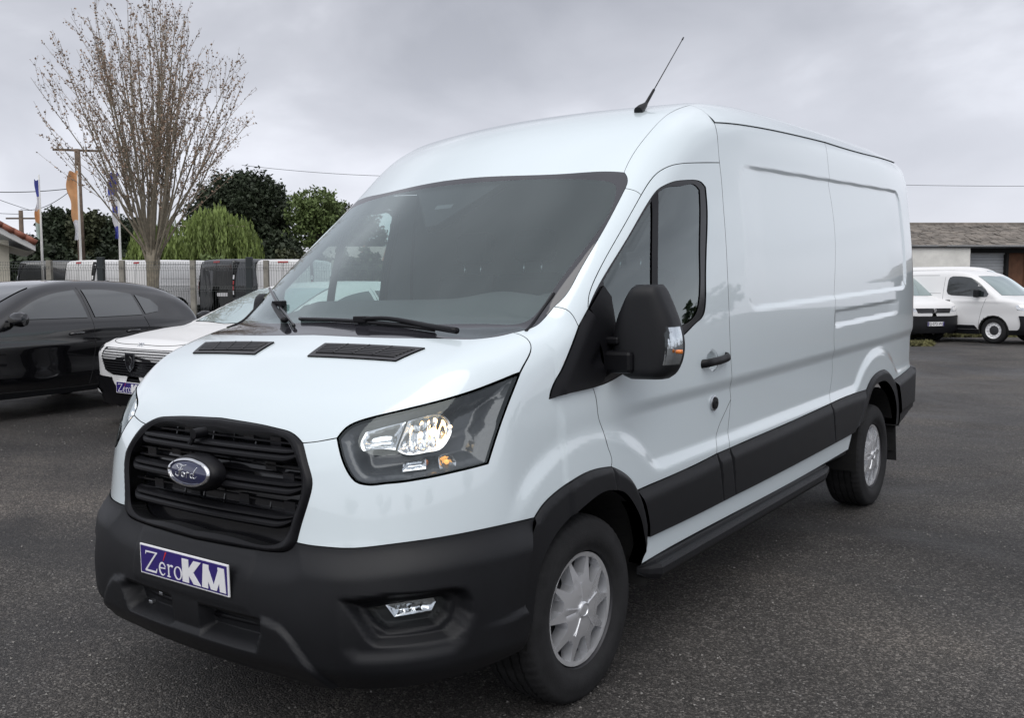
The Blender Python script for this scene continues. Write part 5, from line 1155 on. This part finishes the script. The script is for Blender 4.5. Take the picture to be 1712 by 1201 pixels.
# ------------------------------------------------------------------ fence, flags, poles
M['wire'] = mat('green_grey_fence_wire', (.035, .042, .040), .5)
M['post_dark'] = mat('dark_green_post', (.018, .024, .026), .5)
M['concrete'] = mat('pale_concrete', (.26, .245, .21), .85, var=.25, vscale=6, bump=.5, bscale=60)
M['wood'] = mat('weathered_wood_pole', (.13, .095, .07), .85, var=.35, vscale=5)
M['pole_white'] = mat('white_pole', (.62, .62, .60), .45)
fence = empty('mesh_fence', 'green grey wire mesh fence on concrete posts running across the left behind the cars', 'fence', U(200, 24))
FI = np.array(fence.location)
def rel(p): return np.asarray(p, float) - FI
f0 = 24.0; ztop = zat(438, f0)
posts = [(-60, 'c'), (86, 'c'), (172, 'd'), (207, 'c'), (325, 'c'), (419, 'd'), (447, 'c'), (560, 'c'), (680, 'c')]
for u, k in posts:
    p = U(u, f0); b = MB(); w = .16 if k == 'd' else .13
    hgt = (zat(430, f0) if k == 'd' else ztop + .04) - p[2] + .1
    b.box(rel(p) + [0, 0, hgt / 2 - .1], (w, w, hgt), rz=heading(0, 1)); b.obj('post', ['post_dark' if k == 'd' else 'concrete'], fence, bevel=.012)
us = [p[0] for p in posts]
for ua, ub in zip(us[:-1], us[1:]):
    A, B = U(ua, f0 - .05), U(ub, f0 - .05); L = np.linalg.norm(B[:2] - A[:2]); n_ = int(L / .062); b = MB()
    zb = .28; tnorm = np.array([-FD[0], -FD[1], 0])
    def row(s): return A + (B - A) * s
    H = ztop - max(A[2], B[2]); folds = [(zb, 0), (zb + .18, .05), (zb + .2, 0), (H * .58, 0), (H * .58 + .06, .05), (H * .58 + .12, 0), (H - .22, 0), (H - .15, .05), (H - .08, 0), (H, 0)]
    for i in range(n_ + 1):
        p = row(i / n_); pts = [rel(p + np.array([0, 0, z]) + tnorm * d) for z, d in folds]; b.tube(pts, .0042, 3, caps=False)
    for z, d in folds:
        b.tube([rel(A + [0, 0, z] + tnorm * d), rel(B + [0, 0, z] + tnorm * d)], .0042, 3, caps=False)
    b.obj('mesh_panel', ['wire'], fence, kind='stuff')
    b = MB(); c = (A + B) / 2; b.box(rel(c) + [0, 0, .10], (L - .12, .09, .36), rz=heading(0, 1)); b.obj('base_slab', ['concrete'], fence)
def cloth(name, label, u, f, v0, v1, wpx, bands, seed, side=-1, group='tall flags behind the fence'):
    base = U(u, f); t = empty(name, label, 'flag', base, 0, group); top = zat(v0 - 8, f) - base[2]
    b = MB(); b.tube([(0, 0, 0), (-.012, 0, top * .5), (-.03, 0, top)], [.045, .038, .022], 10); b.obj('pole', ['pole_white'], t, True)
    w = wpx / 1561.5 * f; z0, z1 = zat(v0, f) - base[2], zat(v1, f) - base[2]; nz, nx = 60, 10; rg = np.random.default_rng(seed); V = []
    ph = rg.random(3) * 6
    for i in range(nz + 1):
        tt = i / nz; z = z0 + (z1 - z0) * tt; ww = w * (.55 + .45 * math.sin(2.6 * tt + .5 + ph[0] * .1)) * (1 - .25 * math.sin(7 * tt + ph[1]) ** 2)
        for j in range(nx + 1):
            s = j / nx; x = side * ww * s; y = .14 * math.sin(6 * s + 5 * tt + ph[2]) * s; V.append((*(RD * x + FD * y), z - .18 * s * w + .05 * math.sin(9 * s + 6 * tt) * s))
    q = [(i * (nx + 1) + j, i * (nx + 1) + j + 1, (i + 1) * (nx + 1) + j + 1, (i + 1) * (nx + 1) + j) for i in range(nz) for j in range(nx)]
    fm = [next(k for k, (lim, _) in enumerate(bands) if (i + .5) / nz <= lim) for i in range(nz) for j in range(nx)]
    link('flag_cloth', mesh_from(V, q, [m for _, m in bands], fm, True, name='flag_cloth'), t)
for nm, c in (('flag_blue', (.06, .075, .33)), ('flag_orange', (.60, .33, .16)), ('flag_white', (.62, .63, .66)), ('flag_mint', (.50, .60, .55))): M[nm] = mat(nm, c, .8, var=.15, vscale=4)
cloth('banner_flag', 'slim flag with blue top, white middle and orange strip, leftmost of the three', 75, 30, 300, 398, 11, [(.28, 'flag_blue'), (.5, 'flag_white'), (.72, 'flag_orange'), (1, 'flag_mint')], 1)
cloth('banner_flag', 'faded orange flag with white lower end on a white pole', 139, 30, 285, 400, 19, [(.72, 'flag_orange'), (1, 'flag_white')], 2)
cloth('banner_flag', 'blue and white flag half hidden by the bare tree branches', 205, 30, 288, 398, 17, [(.16, 'flag_blue'), (.34, 'flag_blue'), (.5, 'flag_white'), (.62, 'flag_blue'), (.82, 'flag_white'), (1, 'flag_blue')], 3)
pb_ = U(141, 42); t = empty('utility_pole', 'brown wooden utility pole with a crossarm behind the orange flag', 'utility pole', pb_); topz = zat(249, 42) - pb_[2]
b = MB(); b.tube([(0, 0, 0), (-.10, 0, topz)], [.17, .12], 12); b.obj('pole', ['wood'], t, True)
b = MB(); ca = np.array([-.10, 0, topz - .05]); b.box(ca + [0, 0, 0], (2.0, .10, .09), rz=heading(0, 1) + .25); b.obj('crossarm', ['wood'], t)
for s in (-.85, -.4, .4, .85):
    b = MB(); b.lathe([(0, .0), (0, .04), (.10, .035), (.12, 0)], 10, 'z', c=ca + [*(RD * s), .05]); b.obj('insulator', ['lamp_grey'], t)
pb2 = U(42, 60); t2 = empty('utility_pole', 'short grey utility pole over the red tiled roof at the left edge', 'utility pole', pb2); tz2 = zat(352, 60) - pb2[2]
b = MB(); b.tube([(0, 0, 0), (0, 0, tz2)], [.17, .13], 10); b.obj('pole', ['wood'], t2, True)
b = MB(); b.box((0, 0, tz2 - .5), (1.9, .1, .1), rz=heading(0, 1)); b.obj('crossarm', ['wood'], t2)
def cable(lab, P, Q, sag, r=.012):
    P, Q = np.array(P, float), np.array(Q, float); s = np.linspace(0, 1, 24); pts = P + (Q - P) * s[:, None]; pts[:, 2] -= sag * 4 * s * (1 - s)
    b = MB(); b.tube(pts - P, r, 4); o = b.obj('power_cable', ['post_dark'], None); o.location = P; tag(o, lab, 'cable', 'overhead power cables')
cp = pb_ + [0, 0, topz - .05]
def atp(u, v, f): p = U(u, f); p[2] = zat(v, f); return p
cable('upper power cable from the wooden pole out past the left edge', atp(-60, 318, 38), atp(128, 315, 42), .12, .016)
cable('power cable sagging from the short pole up to the wooden pole', atp(42, 350, 60), atp(128, 317, 42), .35, .018)
cable('power cable falling from the left edge to the short pole', atp(-40, 315, 45), atp(60, 352, 60), .05, .016)
cable('lower power cable reaching the short pole from the left', atp(-40, 352, 62), atp(40, 358, 60), .05, .016)
cable('thin power cable above the dark round tree', atp(410, 276, 90), atp(640, 294, 90), .15, .02)
cable('thin power cable over the barn on the right', atp(1490, 309, 90), atp(1760, 311, 90), .05, .02)

# ------------------------------------------------------------------ trees
def leafmat(name, c, var=.35): 
    m = mat(name, c, .7, var=var, vscale=1.2); return m
M['bark'] = mat('grey_brown_bark', (.24, .21, .16), .9, var=.3, vscale=9, bump=.6, bscale=40)
M['bark_dark'] = mat('dark_bark', (.05, .042, .034), .9)
M['twig'] = mat('twig_brown', (.27, .23, .18), .9)
M['bud'] = mat('reddish_buds', (.30, .21, .15), .8, var=.4)
for nm, c in (('leaf_dark', (.022, .034, .014)), ('leaf_mid', (.040, .060, .022)), ('leaf_olive', (.050, .058, .026)), ('leaf_bright', (.115, .16, .05)), ('leaf_willow', (.16, .215, .055)), ('leaf_grey', (.055, .058, .046))): M[nm] = leafmat(nm, c)
def leaf_cloud(pts, size, rg, aspect=1.6, droop=0.):
    n = len(pts); a = rg.normal(size=(n, 3)); a /= np.linalg.norm(a, axis=1, keepdims=True); c = rg.normal(size=(n, 3)); c -= a * (a * c).sum(1, keepdims=True); c /= np.linalg.norm(c, axis=1, keepdims=True)
    if droop: a = a * (1 - droop) + np.array([0, 0, -1.]) * droop
    s = (size * (.6 + .8 * rg.random(n)))[:, None]; A = a * s * aspect * .5; B = c * s * .5
    V = np.stack([pts - A, pts + B * .9, pts + A, pts - B * .9], 1).reshape(-1, 3); F_ = np.arange(4 * n).reshape(n, 4); return V, F_
def foliage(name, V, F_, m, parent):
    me = bpy.data.meshes.new(name); me.vertices.add(len(V)); me.vertices.foreach_set('co', np.asarray(V, np.float32).ravel())
    me.loops.add(F_.size); me.loops.foreach_set('vertex_index', F_.ravel().astype(np.int32)); me.polygons.add(len(F_)); me.polygons.foreach_set('loop_start', np.arange(0, F_.size, F_.shape[1], dtype=np.int32))
    me.materials.append(M[m]); me.update(); me.validate(); return link(name, me, parent)
def leafy_tree(name, label, cat, base, blobs, m, size, n, seed, trunk_h, trunk_r=.22, group=None, shellness=.75, mesh=None):
    "crown of leaf clumps over uneven lobes: blobs are (dx, dy, z, rx, rz)"
    rg = np.random.default_rng(seed); t = empty(name, label, cat, base, 0, group); pts = []
    vol = np.array([b_[3] ** 2 * b_[4] for b_ in blobs]); vol = vol / vol.sum()
    for (dx, dy, z, rx, rz), w in zip(blobs, vol):
        k = int(n * w); ncl = max(12, k // 26); d = rg.normal(size=(ncl, 3)); d /= np.linalg.norm(d, axis=1, keepdims=True); rad = (shellness + (1 - shellness) * rg.random(ncl) + .10 * rg.normal(size=ncl))[:, None]
        c = d * rad * [rx, rx, rz] + [dx, dy, z]; q = np.repeat(c, 26, 0); q = q + rg.normal(size=q.shape) * .13 * rx ** .6; pts.append(q)
    pts = np.vstack(pts); pts = pts[pts[:, 2] > .1]; V, F_ = leaf_cloud(pts, size, rg); foliage('crown', V, F_, m, t)
    b = MB(); zc = max(bl_[2] for bl_ in blobs); b.tube([(0, 0, -.1), (.05, .02, trunk_h * .5), (0, 0, zc)], [trunk_r * 1.25, trunk_r, trunk_r * .35], 9)
    for (dx, dy, z, rx, rz) in blobs: b.tube([(0, 0, trunk_h * .7), (dx * .5, dy * .5, (trunk_h * .7 + z) / 2 + .1), (dx, dy, z)], [trunk_r * .6, trunk_r * .4, trunk_r * .12], 6)
    b.obj('trunk', ['bark_dark'], t, True); return t
# the bare tree in bud
def bare_tree():
    rg = np.random.default_rng(11); base = U(258, 25.2); t = empty('bare_tree', 'tall bare tree in bud with many upright branches rising behind the fence', 'tree', base)
    tr, tw, buds = MB(), MB(), []
    def limb(p, d, L, r, depth, up):
        k = max(4, int(L / .30)); pts = [p]; d = d / np.linalg.norm(d)
        for i in range(k):
            d = d + rg.normal(size=3) * .028 + np.array([0, 0, up]) * .030; d /= np.linalg.norm(d); pts.append(pts[-1] + d * L / k)
        pts = np.array(pts); rr = np.linspace(r, max(.0035, r * .14), k + 1); (tr if r > .014 else tw).tube(pts, rr, 7 if r > .03 else 4 if r > .014 else 3, caps=False)
        for _ in range(int(L * (6 if depth == 0 else 13))):
            s = (.5 if depth == 0 else .1) + (.5 if depth == 0 else .9) * rg.random(); i = min(k - 1, int(s * k)); buds.append(pts[i] + (pts[i + 1] - pts[i]) * (s * k - i) + rg.normal(size=3) * .022)
        if depth < 2:
            nb = int(L * (2.4 if depth == 0 else 2.1))
            for _ in range(nb):
                s = (.20 if depth == 0 else .12) + (.78 if depth == 0 else .85) * rg.random(); i = min(k - 1, int(s * k)); pp = pts[i] + (pts[i + 1] - pts[i]) * (s * k - i); dd = (pts[i + 1] - pts[i]); dd /= np.linalg.norm(dd)
                o = rg.normal(size=3); o -= dd * (o @ dd); o /= np.linalg.norm(o)
                LL = min(1.9, L * (1 - s) * .6 + .5) if depth == 0 else .16 + .30 * rg.random(); limb(pp, dd + o * (.44 if depth == 0 else .55), LL, rr[i] * .5, depth + 1, .8)
    tr.tube([(0, 0, -.1), (.02, 0, .6), (-.02, 0, 1.2), (0, .02, 1.75), (0, 0, 2.1)], [.20, .165, .155, .18, .15], 12)
    n = 36
    for i in range(n):
        a = 2 * math.pi * i * .381966 + rg.random() * .4; tl = .03 + .66 * ((i + .5) / n) ** .85; d = np.array([math.sin(tl) * math.cos(a), math.sin(tl) * math.sin(a), math.cos(tl)])
        L = 6.85 - 2.3 * (i / n) ** 1.5 - .5 * rg.random(); p = np.array([.07 * math.cos(a), .07 * math.sin(a), 1.55 + .75 * rg.random()]); limb(p, d, L, .043 - .017 * i / n, 0, .55)
    tr.obj('trunk', ['bark'], t, True); tw.obj('twigs', ['twig'], t, kind='stuff')
    pts = np.array(buds); V, F_ = leaf_cloud(pts, .045, rg, 1.3); o = foliage('buds', V, F_, 'bud', t); o['kind'] = 'stuff'
bare_tree()
def lobes(rg, n, w, zlo, zhi, r0, r1, dy=1.5): return [((rg.random() - .5) * w, (rg.random() - .5) * dy, zlo + (zhi - zlo) * rg.random(), r0 + (r1 - r0) * rg.random(), (r0 + (r1 - r0) * rg.random()) * .85) for _ in range(n)]
def wtree(name, label, u, f, wpx, vtop, vbot, m, size, n, seed, group=None, nl=9, cat='tree'):
    rg = np.random.default_rng(seed); base = U(u, f); w = wpx / 1561.5 * f; zt = zat(vtop, f) - base[2]; zb = max(.4, zat(vbot, f) - base[2]); h = zt - zb
    bl = []
    for i in range(nl):
        a = rg.random() * 6.28; q = rg.random() ** .5; z = zb + h * (.25 + .52 * rg.random()); k = math.sqrt(max(.1, 1 - ((z - zb) / h * 1.25 - .35) ** 2)); rr = (.26 + .10 * rg.random()) * min(w, h * 1.2)
        x_, y_ = math.cos(a) * q * (w / 2 - rr * .8) * k, math.sin(a) * q * (w / 2 - rr * .8) * k * .7; v2 = RD * x_ + FD * y_; bl.append((v2[0], v2[1], min(z, zt - rr * .85), rr, rr * .9))
    bl.append((0, 0, zt - .36 * min(w, h) * .8, .36 * min(w, h), .36 * min(w, h) * .8))
    return leafy_tree(name, label, cat, base, bl, m, size, n, seed, max(1., zb), .02 * zt + .1, group)
# great dark round tree, the willow in front of it, light green tree to its right
wtree('evergreen_tree', 'great dark round topped evergreen tree behind the willow', 408, 62, 190, 296, 470, 'leaf_dark', .17, 64000, 21, nl=18)
wtree('leafy_tree', 'fresh light green tree between the dark round tree and the van windscreen', 532, 60, 100, 318, 420, 'leaf_bright', .14, 9000, 22, nl=17)
wtree('leafy_tree', 'grey green tree behind the van windscreen edge', 585, 66, 120, 345, 450, 'leaf_olive', .17, 15000, 23, nl=9)
for i, (u, vt, lab, m) in enumerate(((60, 398, 'grey leafless looking tree low over the red roof', 'leaf_grey'), (105, 352, 'dark evergreen tree left of the orange flag', 'leaf_dark'), (158, 358, 'dark olive tree behind the orange flag pole', 'leaf_olive'), (212, 366, 'dark green tree behind the blue and white flag', 'leaf_dark'), (262, 385, 'dark green tree behind the bare tree trunk', 'leaf_mid'))):
    wtree('hedge_tree', lab, u, 52, 78, vt, 500, m, .15, 17000, 30 + i, 'dark trees in a line behind the fence', 8)
for i, (u, vt) in enumerate(((-60, 390), (15, 425), (470, 400), (700, 352), (790, 372), (900, 380), (1020, 372))):
    wtree('hedge_tree', ['dark bushy tree beyond the left edge of the photo', 'low dark tree behind the cream building', 'dark tree at the foot of the great round tree', 'tree seen through the van cab, nearest the light green one', 'tree behind the big van cab, left of three', 'tree behind the big van cab, middle of three', 'tree behind the big van cab, right of three'][i], u, 58, 120, vt, 520, ['leaf_dark', 'leaf_olive', 'leaf_dark', 'leaf_mid', 'leaf_olive', 'leaf_dark', 'leaf_mid'][i], .17, 14000, 50 + i, 'trees beyond the yard', 7)
def willow(u, f, wpx, vtop, vbot, seed, label):
    rg = np.random.default_rng(seed); base = U(u, f); t = empty('willow_tree', label, 'tree', base, 0); w = wpx / 1561.5 * f; zt = zat(vtop, f) - base[2]; zb = max(.5, zat(vbot, f) - base[2]); pts = []; st = MB()
    for i in range(430):
        a = rg.random() * 6.28; q = rg.random() ** .55; x, y = math.cos(a) * q * w / 2, math.sin(a) * q * w / 2 * .7
        cl = .35 * math.sin(x * 2.1 + 1) + .25 * math.sin(x * 4.7 + y * 3); z0 = zt * (1 - .07 * q ** 3) + cl * .85 - .6 * rg.random(); ln = (z0 - zb) * (.45 + .55 * rg.random() ** .6); k = int(ln / .085)
        s = np.linspace(0, 1, max(2, k)); px_ = x + (.25 * s + .12 * np.sin(s * 3 + a)) * math.cos(a); py_ = y + .25 * s * math.sin(a); v2 = np.outer(px_, RD) + np.outer(py_, FD)
        pts.append(np.column_stack([v2, z0 - ln * s]) + rg.normal(size=(len(s), 3)) * .035)
    P = np.vstack(pts); V, F_ = leaf_cloud(P, .10, rg, 3.2, .8); foliage('crown', V, F_, 'leaf_willow', t)
    b = MB(); b.tube([(0, 0, -.1), (.1, 0, zt * .4), (0, 0, zt * .8)], [.32, .26, .1], 9)
    for i in range(9): a = i * .7; v2 = RD * math.cos(a) * w * .36 + FD * math.sin(a) * w * .25; b.tube([(0, 0, zt * .4), (v2[0] * .5, v2[1] * .5, zt * .85), (v2[0], v2[1], zt * .86)], [.14, .08, .03], 6)
    b.obj('trunk', ['bark'], t, True)
willow(358, 45, 150, 356, 448, 41, 'light green weeping willow with hanging strands before the dark round tree')
willow(262, 46, 90, 385, 452, 42, 'smaller pale green willow right behind the bare tree trunk')
wtree('shrub', 'light green shrub growing under the willow by the fence', 352, 43, 40, 428, 470, 'leaf_bright', .12, 2600, 43, nl=5, cat='shrub')
hg = []; rg = np.random.default_rng(77)
for lab, ua, ub, f, vt, m, n, sz in (('long dark hedge running behind the fenced vans', -120, 500, 48, 425, 'leaf_dark', 26000, .20), ('flowering hedge seen through the van cab', 470, 760, 46, 428, 'leaf_olive', 12000, .17)):
    A, B = U(ua, f), U(ub, f); s = rg.random(n); top = zat(vt, f) - A[2]; p = A + (B - A) * s[:, None]; bumps = 1 + .12 * np.sin(s * 40) + .08 * np.sin(s * 91 + 1)
    P = np.column_stack([p[:, 0], p[:, 1], A[2] + top * bumps * rg.random(n) ** .6]); P[:, :2] += np.outer(rg.normal(size=n) * .5, FD); V, F_ = leaf_cloud(P - A, sz, rg); o = foliage('hedge', V, F_, m, None); o.location = A; tag(o, lab, 'hedge', None, 'stuff')

# ------------------------------------------------------------------ buildings
M['render'] = mat('cream_render', (.52, .49, .41), .85, var=.12, vscale=2)
M['fascia'] = mat('white_fascia', (.66, .66, .65), .5)
M['tile_red'] = mat('red_roof_tile', (.27, .10, .065), .75, var=.4, vscale=3)
M['barn_wall'] = mat('barn_white_wall', (.80, .79, .74), .85, var=.15, vscale=1.2)
M['barn_tile'] = mat('old_grey_roof_tile', (.17, .15, .13), .9, var=.55, vscale=1.6)
M['shutter'] = mat('grey_roller_shutter', (.45, .47, .49), .5, var=.08)
M['rust'] = mat('rusty_brown_boards', (.16, .075, .042), .8, var=.3, vscale=2)
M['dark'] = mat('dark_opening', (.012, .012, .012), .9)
# small house with a red tiled verge at the left edge
h0 = U(-40, 25); house = empty('small_house', 'cream house corner with white fascia and red roof tiles at the left edge', 'house', h0, heading(-.50, .866))
ze = zat(400, 25) - h0[2]; wx = (13 + 40) / 1561.5 * 25
b = MB(); b.box((wx - 2.5, 2.2, ze / 2), (5.0, 4.2, ze)); b.obj('wall', ['render'], house)
ex = (52 + 40) / 1561.5 * 25; zl, zr = zat(380, 25) - h0[2], zat(408, 25) - h0[2]; sl = (zr - zl) / ((52 - 2) / 1561.5 * 25); b = MB(); th_ = math.atan(sl)
xa, xb = -3.5, ex; za = zr + sl * (xa - xb)
b.add([(xa, -.35, za), (xb, -.35, zr), (xb, -.35, zr - .17), (xa, -.35, za - .17), (xa, 4.6, za), (xb, 4.6, zr), (xb, 4.6, zr - .17), (xa, 4.6, za - .17)], [(0, 3, 2, 1), (4, 5, 6, 7), (0, 1, 5, 4), (3, 7, 6, 2), (1, 2, 6, 5), (0, 4, 7, 3)]); b.obj('fascia', ['fascia'], house)
b = MB(); b.add([(xb - 1.15, -.30, ze - .02), (xb - .1, -.30, zr - .19), (xb - .1, 4.2, zr - .19), (xb - 1.15, 4.2, ze - .02)], [(0, 1, 2, 3)]); b.obj('soffit', ['fascia'], house)
for i in range(14):
    for j in range(9):
        x = xb - .13 - i * .27; z = zr + sl * (x - xb) + .055; b = MB(); y = -.25 + j * .5; pts = [(x - .14, y, z - sl * .14 + .02), (x + .14, y, z + sl * .14)]
        if (i, j) == (0, 0): bb = MB(); bb.tube([(-.15, 0, -sl * .15 + .02), (.15, 0, sl * .15)], [.085, .10], 8, squash=2.2); tile_me = bb.obj('tile', ['tile_red'], house, True); tile_me.location = (x, y, z); tm = tile_me.data
        else: o = link('tile', tm, house); o.location = (x, y, z + .008 * math.sin(i * 3 + j))
# long barn on the right
f = 46.; b0 = U(1470, f); barn = empty('barn', 'long low barn with an old grey tiled roof and a roller shutter on the right', 'barn', b0, heading(0, 1))
def bx(u): return (u - 1470) / 1561.5 * f
z_r, z_e = zat(367, f) - b0[2], zat(413, f) - b0[2]; zlint = zat(416, f) - b0[2]
b = MB(); b.box((bx(1540) - 6, 3.2, z_e / 2), (bx(1611) - bx(1540) + 12 + 2.1, .25, z_e)); o = b.obj('wall', ['barn_wall'], barn)
o.location = (bx(1611) - (bx(1540) - 6) - (bx(1611) - bx(1540) + 12 + 2.1) / 2, -3.5, 0)
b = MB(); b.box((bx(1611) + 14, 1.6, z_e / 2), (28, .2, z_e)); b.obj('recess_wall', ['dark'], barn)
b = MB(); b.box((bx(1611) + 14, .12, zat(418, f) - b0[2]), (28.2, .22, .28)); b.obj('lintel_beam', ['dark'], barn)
zs_ = zat(428, f) - b0[2]
for i in range(20):
    b = MB(); x0_, x1_ = bx(1612.5), bx(1682); z = .1 + i * (zs_ / 20); b.box(((x0_ + x1_) / 2, .45 + .02 * (i % 2), z + zs_ / 40), (x1_ - x0_, .05, zs_ / 20 - .012)); b.obj('shutter_slat', ['shutter'], barn)
b = MB(); b.box((bx(1647), .40, zs_ + .14), (bx(1682) - bx(1612), .16, .12)); b.obj('shutter_box', ['shutter'], barn)
for i in range(42):
    b = MB(); x = bx(1685) + .16 + i * .31; b.box((x, .5 + .015 * (i % 3), zs_ / 2 + .15), (.295, .05, zs_ + .25)); b.obj('board', ['rust'], barn)
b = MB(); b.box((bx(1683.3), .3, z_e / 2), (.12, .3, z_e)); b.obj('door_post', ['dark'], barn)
RL0, RL1 = bx(1540) - 9, bx(1611) + 32; dpt = 4.2; rise = z_r - z_e
b = MB(); b.add([(RL0, -.45, z_e), (RL1, -.45, z_e), (RL1, dpt, z_r), (RL0, dpt, z_r), (RL0, 2 * dpt + .45, z_e), (RL1, 2 * dpt + .45, z_e)], [(0, 1, 2, 3), (3, 2, 5, 4), (0, 3, 4), (1, 5, 2)]); rf = b.obj('roof', ['barn_tile'], barn)
b = MB(); rg = np.random.default_rng(5); ra = math.atan2(rise, dpt + .45); nrow = 19; Rm = np.array(Matrix.Rotation(ra, 3, 'X'))
for i in range(nrow):
    s = (i + .35) / nrow; y = -.45 + (dpt + .45) * s; z = z_e + rise * s; x = RL0 + rg.random() * .3
    while x < RL1:
        w = .26 + .30 * rg.random(); b.box((x + w / 2, y + .03 * rg.normal(), z + .035 + .018 * rg.random()), (w * .94, .36 + .06 * rg.random(), .03), R=Rm @ np.array(Matrix.Rotation(.05 * rg.normal(), 3, 'Y'))); x += w
b.obj('roof_tiles', ['barn_tile'], rf, kind='stuff')
b = MB(); b.tube([(RL0, dpt, z_r + .02), (RL1, dpt, z_r + .02)], .13, 8); b.obj('ridge', ['barn_tile'], rf, True)
b = MB(); b.tube([(RL0, -.52, z_e + .0), (RL1, -.52, z_e - .0)], .07, 8); b.obj('gutter', ['lamp_grey'], barn, True)
# low roofed shed beyond the yard, seen through the cab
f = 50.; s0 = U(640, f); shed = empty('shed', 'low shed with a pale tiled roof seen through the van cab', 'shed', s0, heading(0, 1)); w = 200 / 1561.5 * f; z1, z2 = zat(409, f) - s0[2], zat(440, f) - s0[2]
M['shed_roof'] = mat('pale_pink_roof', (.36, .30, .28), .8, var=.12, vscale=2)
b = MB(); b.box((0, 2.2, z2 / 2), (w, 3.8, z2)); b.obj('wall', ['render'], shed)
b = MB(); b.add([(-w / 2 - .3, -.1, z2 - .05), (w / 2 + .3, -.1, z2 - .05), (w / 2 + .3, 2.2, z1), (-w / 2 - .3, 2.2, z1), (-w / 2 - .3, 4.5, z2 - .05), (w / 2 + .3, 4.5, z2 - .05)], [(0, 1, 2, 3), (3, 2, 5, 4), (0, 3, 4), (1, 5, 2)]); b.obj('roof', ['shed_roof'], shed)
for k in range(5):
    b = MB(); x = -w / 2 + w * (k + .5) / 5; b.tube([(x, -.1, z2 - .03), (x, 2.2, z1 + .02)], .05, 6); b.obj('roof_rib', ['tile_red'], shed)
# verge grass under the vans by the barn
M['grass'] = mat('dry_verge_grass', (.13, .125, .05), .9, var=.35, vscale=3)
rg = np.random.default_rng(9); P = []
for (u0_, u1_, f0_, f1_, n) in ((1500, 1720, 27.0, 29.5, 5200), (1522, 1560, 23.0, 24.0, 900), (-100, 480, 24.3, 26.5, 5000)):
    for _ in range(n): P.append(U(u0_ + (u1_ - u0_) * rg.random(), f0_ + (f1_ - f0_) * rg.random(), .03))
P = np.array(P); V, F_ = leaf_cloud(P, .09, rg, 2.0); o = foliage('grass', V, F_, 'grass', None); o['kind'] = 'stuff'
# what stands behind the camera and shows only in the paint and glass
for i, (r, f, h, w) in enumerate(((6, -34, 7, 12), (18, -30, 6, 14), (30, -16, 7, 14), (-10, -36, 8, 14), (40, 4, 6, 12), (-26, -30, 7, 14), (48, 24, 7, 14))):
    rg = np.random.default_rng(90 + i); base = G(r * 1.8, f * 1.8); bl = [((rg.random() - .5) * w * .8, (rg.random() - .5) * 3, h * (.35 + .3 * rg.random()), w * .2, h * .3) for _ in range(7)]
    leafy_tree('tree', ['broad dark tree behind the photographer, first from the left','broad dark tree behind the photographer, second from the left','broad dark tree behind the photographer, third from the left','broad dark tree behind the photographer, fourth from the left','broad dark tree beyond the right side of the yard, nearest the camera','broad dark tree behind the photographer at the far left','broad dark tree beyond the right side of the yard, farthest away'][i], 'tree', base, bl, 'leaf_mid', .5, 2600, 90 + i, 1.5, .2, 'trees behind the photographer')
